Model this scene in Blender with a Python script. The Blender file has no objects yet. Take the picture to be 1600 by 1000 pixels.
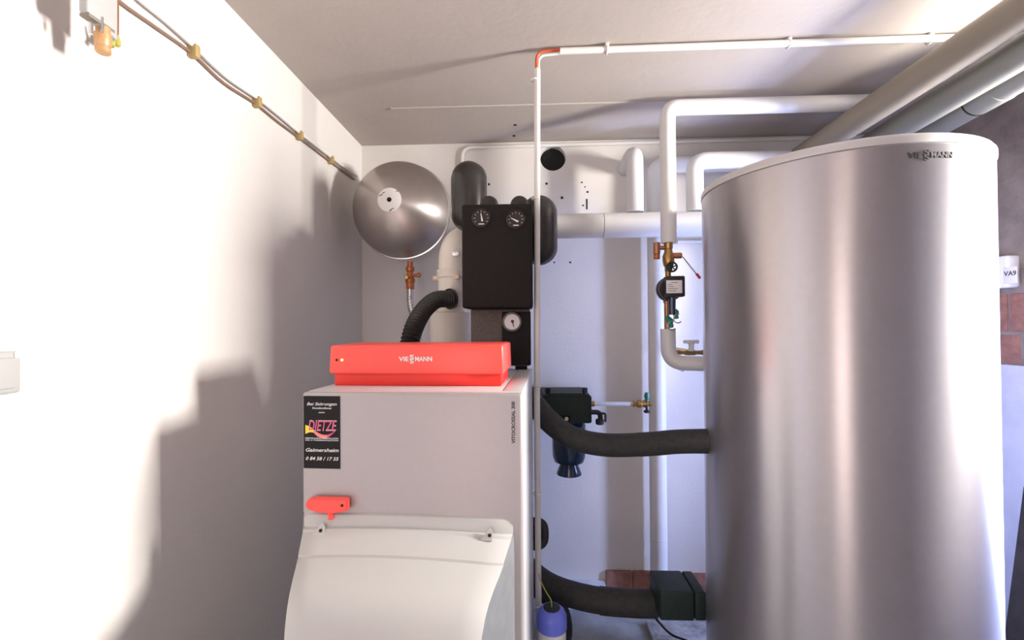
import bpy, bmesh, math, random
from mathutils import Vector, Matrix, Euler

random.seed(4)
PI = math.pi
S = bpy.context.scene
C = S.collection

# ---------------------------------------------------------------- camera
cam_d = bpy.data.cameras.new('camera')
cam_d.sensor_width = 36.0
cam_d.lens = 36.0 * 700.0 / 1600.0
cam_d.clip_start = 0.02
cam = bpy.data.objects.new('camera', cam_d)
C.objects.link(cam)
cam.matrix_world = (Matrix.Translation((0, 0, 1.6)) @ Matrix.Rotation(0.04, 4, 'Z')
                    @ Matrix.Rotation(PI / 2 + 0.01, 4, 'X') @ Matrix.Rotation(-0.007, 4, 'Z'))
S.camera = cam

# ---------------------------------------------------------------- world, daylight, exposure
W = bpy.data.worlds.new('world'); S.world = W
W.use_nodes = True
W.node_tree.nodes['Background'].inputs[0].default_value = (0.55, 0.72, 1.0, 1)
W.node_tree.nodes['Background'].inputs[1].default_value = 1.0

def area(name, loc, rot, sx, sy, power, col):
    l = bpy.data.lights.new(name, 'AREA'); l.shape = 'RECTANGLE'
    l.size = sx; l.size_y = sy; l.energy = power; l.color = col
    o = bpy.data.objects.new(name, l); C.objects.link(o)
    o.location = loc; o.rotation_euler = rot
    return o
# daylight falling through the two cellar windows of the right wall
area('daylight_window_one', (2.40, 1.12, 2.06), (0, PI / 2, 0), 0.56, 0.32, 160, (1.0, 0.95, 0.885))
area('daylight_window_two', (2.40, 1.70, 1.16), (0, PI / 2, 0), 1.20, 0.26, 115, (0.44, 0.55, 1.0))
# warm light from the open doorway behind the photographer
area('daylight_doorway', (-0.45, -1.72, 1.15), (PI / 2, 0, 0), 0.62, 1.9, 14, (1.0, 0.74, 0.58))

S.view_settings.view_transform = 'Standard'
S.view_settings.look = 'None'
S.view_settings.gamma = 1.0
S.view_settings.use_curve_mapping = False
S.view_settings.exposure = 0.30

# ---------------------------------------------------------------- materials
def mat(name, col, rough=0.6, metal=0.0, var=0.0, vscale=6.0, bump=0.0, bscale=80.0, spec=0.5,
        col2=None, aniso=0.0, coat=0.0, emit=None, estr=0.0, trans=0.0, brush=None):
    m = bpy.data.materials.new(name); m.use_nodes = True
    nt = m.node_tree; N = nt.nodes; L = nt.links
    b = N['Principled BSDF']
    b.inputs['Base Color'].default_value = (*col, 1)
    b.inputs['Roughness'].default_value = rough
    b.inputs['Metallic'].default_value = metal
    b.inputs['Specular IOR Level'].default_value = spec
    b.inputs['Anisotropic'].default_value = aniso
    b.inputs['Coat Weight'].default_value = coat
    b.inputs['Transmission Weight'].default_value = trans
    if emit:
        b.inputs['Emission Color'].default_value = (*emit, 1)
        b.inputs['Emission Strength'].default_value = estr
    if brush:
        tg = N.new('ShaderNodeTangent'); tg.direction_type = 'RADIAL'; tg.axis = brush
        L.new(tg.outputs[0], b.inputs['Tangent'])
        b.inputs['Anisotropic Rotation'].default_value = 0.25
    tc = N.new('ShaderNodeTexCoord')
    if var > 0 or col2:
        nz = N.new('ShaderNodeTexNoise'); nz.inputs['Scale'].default_value = vscale
        nz.inputs['Detail'].default_value = 6; nz.inputs['Roughness'].default_value = 0.6
        L.new(tc.outputs['Object'], nz.inputs['Vector'])
        cr = N.new('ShaderNodeValToRGB')
        cr.color_ramp.elements[0].position = 0.35; cr.color_ramp.elements[1].position = 0.68
        c2 = col2 if col2 else tuple(c * (1 - var) for c in col)
        cr.color_ramp.elements[0].color = (*c2, 1); cr.color_ramp.elements[1].color = (*col, 1)
        L.new(nz.outputs['Fac'], cr.inputs['Fac'])
        L.new(cr.outputs['Color'], b.inputs['Base Color'])
    if bump > 0:
        n2 = N.new('ShaderNodeTexNoise'); n2.inputs['Scale'].default_value = bscale
        n2.inputs['Detail'].default_value = 5
        L.new(tc.outputs['Object'], n2.inputs['Vector'])
        bp = N.new('ShaderNodeBump'); bp.inputs['Strength'].default_value = bump
        bp.inputs['Distance'].default_value = 0.004
        L.new(n2.outputs['Fac'], bp.inputs['Height']); L.new(bp.outputs['Normal'], b.inputs['Normal'])
    return m

M = {}
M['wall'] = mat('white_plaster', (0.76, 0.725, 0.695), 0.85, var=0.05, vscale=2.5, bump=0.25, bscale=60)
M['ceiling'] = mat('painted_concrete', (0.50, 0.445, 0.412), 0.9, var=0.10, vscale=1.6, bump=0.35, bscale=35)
M['floor'] = mat('concrete_floor', (0.34, 0.35, 0.36), 0.8, col2=(0.20, 0.21, 0.22), vscale=5, bump=0.5, bscale=40)
M['slab'] = mat('rough_concrete', (0.50, 0.51, 0.52), 0.9, col2=(0.24, 0.24, 0.25), vscale=18, bump=0.9, bscale=60)
M['shadewall'] = mat('shaded_plaster', (0.30, 0.25, 0.225), 0.9, col2=(0.17, 0.14, 0.13), vscale=7, bump=0.6, bscale=50)
M['dado'] = mat('grey_dado_paint', (0.56, 0.58, 0.68), 0.7, var=0.12, vscale=9, bump=0.2)
M['plinth'] = mat('painted_plinth', (0.60, 0.62, 0.66), 0.8, var=0.2, vscale=12, bump=0.5, bscale=50)
M['brick'] = mat('red_brick', (0.38, 0.18, 0.14), 0.9, col2=(0.24, 0.12, 0.095), vscale=25, bump=0.8, bscale=90)
M['silver'] = mat('silver_jacket', (0.52, 0.49, 0.505), 0.33, metal=0.85, aniso=0.8, brush='Z', var=0.04, vscale=40, bump=0.03, bscale=300)
M['lid'] = mat('grey_lid', (0.62, 0.60, 0.60), 0.45, metal=0.3)
M['vessel'] = mat('spun_steel', (0.45, 0.405, 0.385), 0.38, metal=0.9, aniso=0.75, brush='Y', var=0.06, vscale=20)
M['steel'] = mat('bright_steel', (0.70, 0.70, 0.70), 0.25, metal=1.0)
M['boiler'] = mat('silver_grey_enamel', (0.42, 0.385, 0.39), 0.42, metal=0.25, var=0.03, vscale=60)
M['boiler_side'] = mat('silver_grey_side', (0.66, 0.66, 0.68), 0.38, metal=0.3)
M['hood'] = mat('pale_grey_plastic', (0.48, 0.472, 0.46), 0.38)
M['hoodside'] = mat('dark_grey_hood_side', (0.20, 0.205, 0.22), 0.45, var=0.15, vscale=30)
M['red'] = mat('signal_red_plastic', (0.95, 0.088, 0.068), 0.36)
M['reddark'] = mat('red_base_plastic', (0.80, 0.022, 0.012), 0.42)
M['black'] = mat('black_foam', (0.013, 0.010, 0.010), 0.75, spec=0.3, var=0.4, vscale=150, bump=0.35, bscale=220)
M['blackshell'] = mat('black_shell', (0.032, 0.027, 0.025), 0.27, var=0.2, vscale=30)
M['greyfoam'] = mat('grey_foam', (0.17, 0.14, 0.122), 0.8, var=0.4, vscale=160, bump=0.5, bscale=220)
M['rubber'] = mat('black_rubber', (0.018, 0.017, 0.017), 0.5)
M['hose'] = mat('foam_insulation', (0.040, 0.040, 0.040), 0.7, var=0.35, vscale=60, bump=0.3, bscale=150)
M['greenfoam'] = mat('dark_green_foam', (0.012, 0.028, 0.023), 0.6, var=0.4, vscale=90, bump=0.3, bscale=200)
M['green'] = mat('green_plastic', (0.02, 0.22, 0.14), 0.4)
M['bluebowl'] = mat('dark_blue_bowl', (0.015, 0.035, 0.08), 0.12, coat=0.5)
M['whitepipe'] = mat('white_pvc', (0.74, 0.73, 0.73), 0.45, var=0.03, vscale=12)
M['greypipe'] = mat('grey_white_pvc', (0.66, 0.66, 0.67), 0.5)
M['beigepipe'] = mat('beige_drain_pipe', (0.26, 0.225, 0.18), 0.5, var=0.06, vscale=5)
M['greenpipe'] = mat('grey_green_drain_pipe', (0.22, 0.22, 0.20), 0.5, var=0.06, vscale=5)
M['conduit'] = mat('conduit_pvc', (0.76, 0.74, 0.71), 0.42)
M['flue'] = mat('cream_flue_plastic', (0.82, 0.77, 0.70), 0.4)
M['cream'] = mat('cream_cap', (0.80, 0.66, 0.46), 0.4)
M['nipple'] = mat('pale_copper', (0.62, 0.36, 0.17), 0.4, metal=0.3)
M['switch'] = mat('pale_grey_switch', (0.45, 0.45, 0.44), 0.4)
M['brass'] = mat('brass', (0.56, 0.34, 0.12), 0.34, metal=0.85, var=0.25, vscale=40)
M['copper'] = mat('copper', (0.50, 0.22, 0.11), 0.36, metal=0.8)
M['redbrass'] = mat('red_brass', (0.50, 0.17, 0.06), 0.4, metal=0.5)
M['brownline'] = mat('brown_line', (0.24, 0.15, 0.11), 0.45)
M['clip'] = mat('ochre_clip', (0.42, 0.30, 0.12), 0.5)
M['olive'] = mat('olive_tip', (0.42, 0.40, 0.08), 0.5)
M['white'] = mat('white_plastic', (0.82, 0.82, 0.81), 0.4)
M['paper'] = mat('white_label', (0.86, 0.84, 0.83), 0.6)
M['ink'] = mat('dark_print', (0.06, 0.055, 0.06), 0.6)
M['inkgrey'] = mat('grey_print', (0.20, 0.18, 0.20), 0.6)
M['stickblack'] = mat('black_sticker', (0.014, 0.012, 0.014), 0.6, spec=0.2)
M['stickwhite'] = mat('white_print', (0.86, 0.86, 0.86), 0.5)
M['pink'] = mat('pink_print', (0.80, 0.06, 0.22), 0.5)
M['salmon'] = mat('salmon_print', (0.90, 0.25, 0.22), 0.5)
M['yellow'] = mat('yellow_print', (0.90, 0.72, 0.03), 0.5)
M['orange'] = mat('orange_cable', (0.62, 0.10, 0.035), 0.45)
M['void'] = mat('dark_hole', (0.012, 0.014, 0.012), 0.9, bump=0.6, bscale=60)
M['bluecap'] = mat('blue_cap', (0.16, 0.20, 0.80), 0.3)
M['redtip'] = mat('red_tip', (0.75, 0.03, 0.07), 0.4)
M['led'] = mat('lit_indicator', (0.9, 0.7, 0.1), 0.4, emit=(1.0, 0.78, 0.12), estr=3.0)
M['wood'] = mat('dark_board', (0.055, 0.045, 0.04), 0.8, var=0.4, vscale=20)
M['lamp'] = mat('lamp_glass', (0.9, 0.9, 0.9), 0.5, emit=(1.0, 0.80, 0.64), estr=8.0)

def glass_mat():
    m = bpy.data.materials.new('window_glass'); m.use_nodes = True
    nt = m.node_tree; nt.nodes.clear()
    o = nt.nodes.new('ShaderNodeOutputMaterial'); mx = nt.nodes.new('ShaderNodeMixShader')
    t = nt.nodes.new('ShaderNodeBsdfTransparent'); g = nt.nodes.new('ShaderNodeBsdfGlossy')
    g.inputs['Roughness'].default_value = 0.03
    f = nt.nodes.new('ShaderNodeFresnel'); f.inputs['IOR'].default_value = 1.35
    nt.links.new(f.outputs[0], mx.inputs[0]); nt.links.new(t.outputs[0], mx.inputs[1])
    nt.links.new(g.outputs[0], mx.inputs[2]); nt.links.new(mx.outputs[0], o.inputs[0])
    return m
M['glass'] = glass_mat()

# ---------------------------------------------------------------- builders
ROOT = {}          # object name -> world matrix of its frame

def obj(name, bm, material, parent=None, loc=None, sharp=35, smooth=True):
    """bmesh given in world coordinates (or in the frame of a rotated parent) -> one linked object."""
    me = bpy.data.meshes.new(name)
    if parent is not None:
        mw = ROOT[parent.name]
        bm.transform(mw.inverted())
    elif loc is not None:
        mw = Matrix.Translation(loc)
        bm.transform(mw.inverted())
    else:
        mw = Matrix.Identity(4)
    bmesh.ops.recalc_face_normals(bm, faces=bm.faces[:])
    if smooth:
        for f in bm.faces: f.smooth = True
    bm.to_mesh(me); bm.free()
    if smooth: me.set_sharp_from_angle(angle=math.radians(sharp))
    me.materials.append(M[material] if isinstance(material, str) else material)
    o = bpy.data.objects.new(name, me); C.objects.link(o)
    if parent is not None: o.parent = parent
    elif loc is not None: o.location = loc
    ROOT[o.name] = mw
    return o

def thing(name, label, cat, loc, rotz=0.0, group=None):
    o = bpy.data.objects.new(name, None); C.objects.link(o)
    o.empty_display_size = 0.05
    o.location = loc; o.rotation_euler = (0, 0, rotz)
    ROOT[o.name] = Matrix.Translation(loc) @ Matrix.Rotation(rotz, 4, 'Z')
    o['label'] = label; o['category'] = cat
    if group: o['group'] = group
    return o

def tag(o, label, cat, group=None):
    o['label'] = label; o['category'] = cat
    if group: o['group'] = group
    return o

def struct(name, bm, m, parent=None, **k):
    o = obj(name, bm, m, parent, **k)
    if parent is None: o['kind'] = 'structure'
    return o

def dup(root, loc, label=None, group=None):
    r = root.copy(); C.objects.link(r); r.location = loc
    if label: r['label'] = label
    if group: r['group'] = group
    for ch in list(root.children):
        c = ch.copy(); C.objects.link(c); c.parent = r
        for g in ch.children:
            d = g.copy(); C.objects.link(d); d.parent = c
    return r

def B(): return bmesh.new()

def box(bm, lo, hi, bevel=0.0, seg=2, mtx=None):
    r = bmesh.ops.create_cube(bm, size=1.0)
    vs = r['verts']
    c = [(a + b) / 2 for a, b in zip(lo, hi)]; s = [abs(b - a) for a, b in zip(lo, hi)]
    for v in vs: v.co = Vector((v.co.x * s[0] + c[0], v.co.y * s[1] + c[1], v.co.z * s[2] + c[2]))
    if bevel > 0:
        es = list({e for v in vs for e in v.link_edges})
        r2 = bmesh.ops.bevel(bm, geom=es, offset=bevel, segments=seg, affect='EDGES', profile=0.5)
        vs = list({v for f in r2['faces'] for v in f.verts} | {v for v in vs if v.is_valid})
    if mtx is not None:
        for v in vs: v.co = mtx @ v.co
    return bm

def frame_of(d):
    d = Vector(d).normalized()
    a = Vector((0, 0, 1)) if abs(d.z) < 0.9 else Vector((1, 0, 0))
    u = d.cross(a).normalized(); v = u.cross(d).normalized()
    return u, v, d

def lathe(bm, origin, axis, prof, n=32, close=True):
    """prof: list of (radius, distance along axis)"""
    o = Vector(origin); u, v, d = frame_of(axis)
    rings = []
    for r, h in prof:
        if r < 1e-5:
            rings.append([bm.verts.new(o + d * h)])
        else:
            rings.append([bm.verts.new(o + d * h + u * (r * math.cos(2 * PI * k / n)) + v * (r * math.sin(2 * PI * k / n))) for k in range(n)])
    for a, b in zip(rings, rings[1:]):
        for k in range(n):
            k2 = (k + 1) % n
            if len(a) == 1 and len(b) == 1: continue
            if len(a) == 1: bm.faces.new((a[0], b[k], b[k2]))
            elif len(b) == 1: bm.faces.new((a[k], b[0], a[k2]))
            else: bm.faces.new((a[k], b[k], b[k2], a[k2]))
    if close:
        if len(rings[0]) > 1: bm.faces.new(rings[0][::-1])
        if len(rings[-1]) > 1: bm.faces.new(rings[-1])
    return bm

def cyl(bm, p, q, r, n=24, r2=None, bev=0.0):
    p = Vector(p); q = Vector(q); L = (q - p).length
    r2 = r if r2 is None else r2
    if bev > 0: pr = [(r - bev, 0), (r, bev), (r2, L - bev), (r2 - bev, L)]
    else: pr = [(r, 0), (r2, L)]
    return lathe(bm, p, q - p, pr, n)

def fillet(pts, rad, n=8):
    pts = [Vector(p) for p in pts]; out = [pts[0]]
    for i in range(1, len(pts) - 1):
        a, b, c = pts[i - 1], pts[i], pts[i + 1]
        d1 = (a - b); d2 = (c - b)
        r = min(rad, d1.length * 0.49, d2.length * 0.49)
        p = b + d1.normalized() * r; q = b + d2.normalized() * r
        for k in range(n + 1):
            t = k / n
            out.append(p * (1 - t) ** 2 + b * (2 * t * (1 - t)) + q * t * t)
    out.append(pts[-1])
    return out

def spline(pts, n=10):
    P = [Vector(p) for p in pts]; P = [P[0] * 2 - P[1]] + P + [P[-1] * 2 - P[-2]]
    out = []
    for i in range(1, len(P) - 2):
        a, b, c, d = P[i - 1], P[i], P[i + 1], P[i + 2]
        for k in range(n):
            t = k / n
            out.append(0.5 * ((2 * b) + (c - a) * t + (2 * a - 5 * b + 4 * c - d) * t * t + (3 * b - a - 3 * c + d) * t ** 3))
    out.append(P[-2])
    return out

def resample(pts, step):
    out = [pts[0].copy()]; acc = 0.0
    for a, b in zip(pts, pts[1:]):
        L = (b - a).length
        if L < 1e-9: continue
        t = step - acc
        while t <= L:
            out.append(a + (b - a) * (t / L)); t += step
        acc = L - (t - step)
    out.append(pts[-1].copy())
    return out

def tube(bm, pts, r, n=20, caps=True):
    pts = [Vector(p) for p in pts]
    rr = r if callable(r) else (lambda i: r)
    m = len(pts); prev = None; rings = []
    for i, p in enumerate(pts):
        t = (pts[min(i + 1, m - 1)] - pts[max(i - 1, 0)]).normalized()
        u = frame_of(t)[0] if prev is None else (prev - t * prev.dot(t)).normalized()
        v = t.cross(u)
        prev = u
        R = rr(i)
        rings.append([bm.verts.new(p + u * (R * math.cos(2 * PI * k / n)) + v * (R * math.sin(2 * PI * k / n))) for k in range(n)])
    for a, b in zip(rings, rings[1:]):
        for k in range(n):
            k2 = (k + 1) % n
            bm.faces.new((a[k], a[k2], b[k2], b[k]))
    if caps:
        bm.faces.new(rings[0][::-1]); bm.faces.new(rings[-1])
    return bm

def torus(bm, c, axis, R, r, n=32, m=10, a0=0.0, a1=2 * PI):
    c = Vector(c); u, v, d = frame_of(axis)
    full = abs(a1 - a0 - 2 * PI) < 1e-6
    k = n if full else n + 1
    pts = [c + u * (R * math.cos(a0 + (a1 - a0) * i / n)) + v * (R * math.sin(a0 + (a1 - a0) * i / n)) for i in range(k)]
    if not full: return tube(bm, pts, r, m)
    rings = []
    for p in pts:
        e = (p - c).normalized()
        rings.append([bm.verts.new(p + e * (r * math.cos(2 * PI * j / m)) + d * (r * math.sin(2 * PI * j / m))) for j in range(m)])
    for i in range(n):
        a, b = rings[i], rings[(i + 1) % n]
        for j in range(m):
            j2 = (j + 1) % m
            bm.faces.new((a[j], b[j], b[j2], a[j2]))
    return bm

def capsule_prof(r, L, n=8):
    p = []
    for k in range(n + 1):
        a = PI / 2 * k / n; p.append((r * math.sin(a), r - r * math.cos(a)))
    for k in range(n + 1):
        a = PI / 2 * k / n; p.append((r * math.cos(a), L - r + r * math.sin(a)))
    return p

def prism(bm, poly, mtx, depth):
    """flat polygon (x, y) in the frame mtx, extruded along +z of that frame"""
    a = [bm.verts.new(mtx @ Vector((x, y, 0))) for x, y in poly]
    b = [bm.verts.new(mtx @ Vector((x, y, depth))) for x, y in poly]
    bm.faces.new(a[::-1]); bm.faces.new(b)
    k = len(poly)
    for i in range(k):
        j = (i + 1) % k
        bm.faces.new((a[i], a[j], b[j], b[i]))
    return bm

def text_bm(body, height, mtx, width=None, shear=0.0, bold=0.0, depth=0.0006, align='CENTER', warp=None):
    """lettering as a mesh: frame mtx has x along the line, y up, z out of the surface"""
    cu = bpy.data.curves.new('lettering', 'FONT')
    cu.body = body; cu.size = 1.0; cu.shear = shear; cu.offset = bold; cu.extrude = 0.5
    cu.resolution_u = 3
    cu.align_x = align
    o = bpy.data.objects.new('lettering', cu); C.objects.link(o)
    dg = bpy.context.evaluated_depsgraph_get()
    me = bpy.data.meshes.new_from_object(o.evaluated_get(dg))
    bpy.data.objects.remove(o); bpy.data.curves.remove(cu)
    bm = bmesh.new(); bm.from_mesh(me); bpy.data.meshes.remove(me)
    xs = [v.co.x for v in bm.verts]; s = height / 0.72
    sx = s if width is None else width / (max(xs) - min(xs))
    for v in bm.verts:
        p = Vector((v.co.x * sx, v.co.y * s, (v.co.z + 0.5) * depth))
        v.co = warp(p) if warp else mtx @ p
    return bm

def join(bm, other):
    me = bpy.data.meshes.new('t'); other.to_mesh(me); other.free()
    bm.from_mesh(me); bpy.data.meshes.remove(me)
    return bm

def fr(origin, x, y):
    """frame with given origin, x and y directions"""
    x = Vector(x).normalized(); y = Vector(y).normalized(); z = x.cross(y).normalized()
    m = Matrix((x, y, z)).transposed().to_4x4()
    return Matrix.Translation(origin) @ m

# ================================================================ SETTING
XL, XR, YB, YF, ZC = -0.986, 2.10, 2.60, -1.60, 2.6615

b = B(); box(b, (XL - 0.2, YF - 0.2, -0.12), (XR + 0.3, YB + 0.2, 0)); struct('floor', b, 'floor')
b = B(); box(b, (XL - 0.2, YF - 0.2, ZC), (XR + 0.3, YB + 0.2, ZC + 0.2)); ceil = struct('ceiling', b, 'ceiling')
b = B(); box(b, (XL - 0.2, YF - 0.2, 0), (XL, YB + 0.2, ZC)); struct('wall_left', b, 'wall')

# back wall, with the round core hole
hx, hy, hz = (0.1406, 2.6000, 2.5647)
hr = 0.074
def wall_with_hole(bm, x0, x1, z0, z1, y, th, cx, cz, r, n=32):
    s = r * 1.15
    def quad(a, c):
        vs = [bm.verts.new(p) for p in ((a[0], y, a[1]), (c[0], y, a[1]), (c[0], y, c[1]), (a[0], y, c[1]))]
        bm.faces.new(vs)
    quad((x0, z0), (x1, cz - s)); quad((x0, cz + s), (x1, z1))
    quad((x0, cz - s), (cx - s, cz + s)); quad((cx + s, cz - s), (x1, cz + s))
    inner, outer, back = [], [], []
    for k in range(n):
        a = 2 * PI * k / n; ca, sa = math.cos(a), math.sin(a); q = s / max(abs(ca), abs(sa))
        inner.append(bm.verts.new((cx + r * ca, y, cz + r * sa)))
        outer.append(bm.verts.new((cx + q * ca, y, cz + q * sa)))
        back.append(bm.verts.new((cx + r * ca, y + th, cz + r * sa)))
    for k in range(n):
        j = (k + 1) % n
        bm.faces.new((inner[k], outer[k], outer[j], inner[j]))
        bm.faces.new((inner[k], inner[j], back[j], back[k]))
    return bm
b = B(); wall_with_hole(b, XL, XR, 0, ZC, YB, 0.16, hx, hz, hr)
wall_back = struct('wall_back', b, 'wall', smooth=False)
b = B(); lathe(b, (hx, YB + 0.05, hz), (0, 1, 0), [(hr, 0), (hr, 0.1)], 32)
obj('hole_lining', b, 'void', wall_back)
b = B()
for p, r in (((-0.2331, 2.6000, 2.4191), .007), ((0.1024, 2.6000, 2.4163), .007), ((0.1906, 2.6000, 2.3326), .008), ((0.3057, 2.6000, 2.4197), .005), ((0.3384, 2.6000, 2.3633), .006),
             ((0.3120, 2.6000, 2.2859), .005), ((0.1432, 2.6000, 1.9579), .005), ((0.2355, 2.6000, 1.9568), .006), ((0.3239, 2.6000, 2.3933), .004)):
    lathe(b, (p[0], YB - 0.0015, p[2]), (0, 1, 0), [(r, 0), (r, 0.004)], 10)
p = (0.3341, 2.6000, 2.2929)
box(b, (p[0] - 0.004, YB - 0.0015, p[2] - 0.03), (p[0] + 0.004, YB + 0.002, p[2] + 0.03))
o = obj('drill_holes', b, 'void', wall_back); o['kind'] = 'stuff'
b = B()
for p in ((-0.0706, 2.3706, 2.6615), (-0.0823, 2.5074, 2.6615)):
    lathe(b, (p[0], p[1], ZC - 0.002), (0, 0, 1), [(0.009, 0), (0.009, 0.004)], 10)
o = obj('drill_holes', b, 'void', ceil); o['kind'] = 'stuff'
# formwork joint of the ceiling slab
q0 = (-0.1721, 2.1558, 2.6615); q1 = (0.6335, 2.1869, 2.6615)
b = B(); box(b, (q0[0] - 0.5, q0[1] - 0.006, ZC - 0.006), (XR, q0[1] + 0.006, ZC + 0.001)); struct('trim_1', b, 'ceiling')

# exposed bricks and painted plinth at the foot of the back wall
pa = (0.4217, 2.6000, 0.1919); pb = (0.7211, 2.6000, 0.0657)
zb = pa[2]
xw = (pb[0] - pa[0])
b = B(); box(b, (pa[0], YB - 0.022, zb - 0.125), (pa[0] + xw * 0.49, YB + 0.02, zb), 0.006); br = obj('brick', b, 'brick', wall_back)
for x, dy, dz in ((pa[0] + xw * 0.51, -0.004, 0.0), (pa[0] + xw * 1.03, 0.006, -0.012), (pa[0] + xw * 1.54, 0.002, -0.010), (pa[0] + xw * 2.05, 0.008, -0.006)):
    c = br.copy(); C.objects.link(c); c.location = (x - pa[0], dy, dz)
pl = (0.4115, 2.5400, 0.1710)
b = B(); box(b, (XL, 2.53, 0), (pa[0] - 0.006, YB, 0.135), 0.008); struct('baseboard_back', b, 'plinth')
b = B(); box(b, (pa[0] - 0.004, 2.565, 0), (XR, YB, zb - 0.128), 0.006); struct('baseboard_back', b, 'plinth')

# front wall with the open doorway behind the photographer
b = B()
box(b, (XL, YF - 0.15, 0), (-0.85, YF, ZC)); box(b, (-0.05, YF - 0.15, 0), (XR + 0.3, YF, ZC)); box(b, (-0.85, YF - 0.15, 2.1), (-0.05, YF, ZC))
struct('wall_front', b, 'wall')
dr = B(); box(dr, (-0.91, YF, 0), (-0.85, YF + 0.03, 2.16), 0.004); box(dr, (-0.05, YF, 0), (0.01, YF + 0.03, 2.16), 0.004); box(dr, (-0.85, YF, 2.1), (-0.05, YF + 0.03, 2.16), 0.004)
struct('door_1', dr, 'white')

# right wall with two cellar windows
WIN = ((0.86, 1.38, 1.66, 2.40), (1.52, 1.87, 0.45, 1.84))
b = B()
ys = [YF - 0.2] + [v for w in WIN for v in w[:2]] + [YB + 0.2]
for i in range(0, len(ys), 2): box(b, (XR, ys[i], 0), (XR + 0.3, ys[i + 1], ZC))
for y0, y1, w0, w1 in WIN: box(b, (XR, y0, 0), (XR + 0.3, y1, w0)); box(b, (XR, y0, w1), (XR + 0.3, y1, ZC))
wall_right = struct('wall_right', b, 'dado')
for i, (y0, y1, WZ0, WZ1) in enumerate(WIN):
    f = B()
    for lo, hi in (((y0, WZ0), (y1, WZ0 + 0.04)), ((y0, WZ1 - 0.04), (y1, WZ1)), ((y0, WZ0 + 0.04), (y0 + 0.04, WZ1 - 0.04)), ((y1 - 0.04, WZ0 + 0.04), (y1, WZ1 - 0.04))):
        box(f, (XR + 0.22, lo[0], lo[1]), (XR + 0.27, hi[0], hi[1]), 0.004)
    w = struct('window_%d' % (i + 1), f, 'white')
    g = B(); box(g, (XR + 0.243, y0 + 0.035, WZ0 + 0.035), (XR + 0.247, y1 - 0.035, WZ1 - 0.035)); obj('pane', g, 'glass', w)
# brick courses and painted dado of the right wall
zt = (2.1000, 2.0271, 1.7291)[2]; zm = (2.1000, 2.0301, 1.5486)[2]; zl = (2.1000, 2.0325, 1.4097)[2]
b = B(); box(b, (XR - 0.016, 1.89, zm + 0.007), (XR + 0.02, 2.035, zt - 0.01), 0.006); br2 = obj('brick', b, 'brick', wall_right)
b = B(); box(b, (XR - 0.012, 1.885, zl + 0.004), (XR + 0.02, 1.985, zm - 0.007), 0.006); br3 = obj('brick', b, 'brick', wall_right)
for src, dy in ((br2, 0.155), (br3, 0.11)):
    c = src.copy(); C.objects.link(c); c.location = (0.002, dy, 0)
b = B(); box(b, (XR - 0.008, WIN[1][1] + 0.01, zl), (XR + 0.001, YB, ZC)); struct('trim_3', b, 'shadewall')  # bare plaster strip; the wall's shade is put into its dark brown
b = B(); box(b, (XR - 0.03, WIN[1][1] + 0.01, 0), (XR, YB, zl), 0.003); struct('baseboard_right', b, 'dado')

# ================================================================ STORAGE TANK
TX, TY, TR, TH = 1.088, 1.678, 0.422, 2.118
b = B(); box(b, (0.60, 1.10, 0), (1.75, 2.42, 0.028), 0.006); struct('trim_2', b, 'slab')
tank = thing('storage_tank', 'tall silver jacketed hot water tank with a grey rimmed lid at right', 'tank', (TX, TY, 0.028))
b = B(); lathe(b, (TX, TY, 0.028), (0, 0, 1), [(TR - 0.03, 0), (TR - 0.03, 0.04)], 64); obj('base_ring', b, 'black', tank)
b = B(); lathe(b, (TX, TY, 0.066), (0, 0, 1), [(TR - 0.006, 0), (TR, 0.006), (TR, TH - 0.066 - 0.034)], 128, close=False)
jacket = obj('jacket', b, 'silver', tank)
b = B(); lathe(b, (TX, TY, TH - 0.034), (0, 0, 1), [(TR - 0.004, 0), (TR - 0.004, 0.003), (TR + 0.003, 0.004), (TR + 0.003, 0.022), (TR - 0.002, 0.030), (TR - 0.012, 0.034), (0, 0.034)], 128, close=False)
obj('lid', b, 'lid', tank)
# the maker's lettering curved round the jacket
def cyl_warp(cx, cy, R, a0, z0):
    def f(p):
        a = a0 + p.x / R
        return Vector((cx + (R + p.z) * math.cos(a), cy + (R + p.z) * math.sin(a), z0 + p.y))
    return f
lc = (1.0800, 1.2700, 2.0702)
la = math.atan2(lc[1] - TY, lc[0] - TX)
def logo(place, h, depth):
    """wordmark with the stacked double S in the middle"""
    bm = B()
    join(bm, text_bm('VIE', h, None, width=h * 2.25, bold=0.02, depth=depth, warp=lambda p: place(Vector((p.x - h * 1.95, p.y, p.z)))))
    join(bm, text_bm('MANN', h, None, width=h * 3.9, bold=0.02, depth=depth, warp=lambda p: place(Vector((p.x + h * 2.55, p.y, p.z)))))
    for dy in (-0.62, 0.30):
        join(bm, text_bm('S', h * 1.0, None, width=h * 0.92, bold=0.02, depth=depth, warp=lambda p: place(Vector((p.x - h * 0.12, p.y + h * dy + h * 0.12, p.z)))))
    return bm
wp = cyl_warp(TX, TY, TR, la, 2.045)
obj('lettering', logo(wp, 0.0155, 0.003), 'ink', tank, smooth=False)

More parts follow.
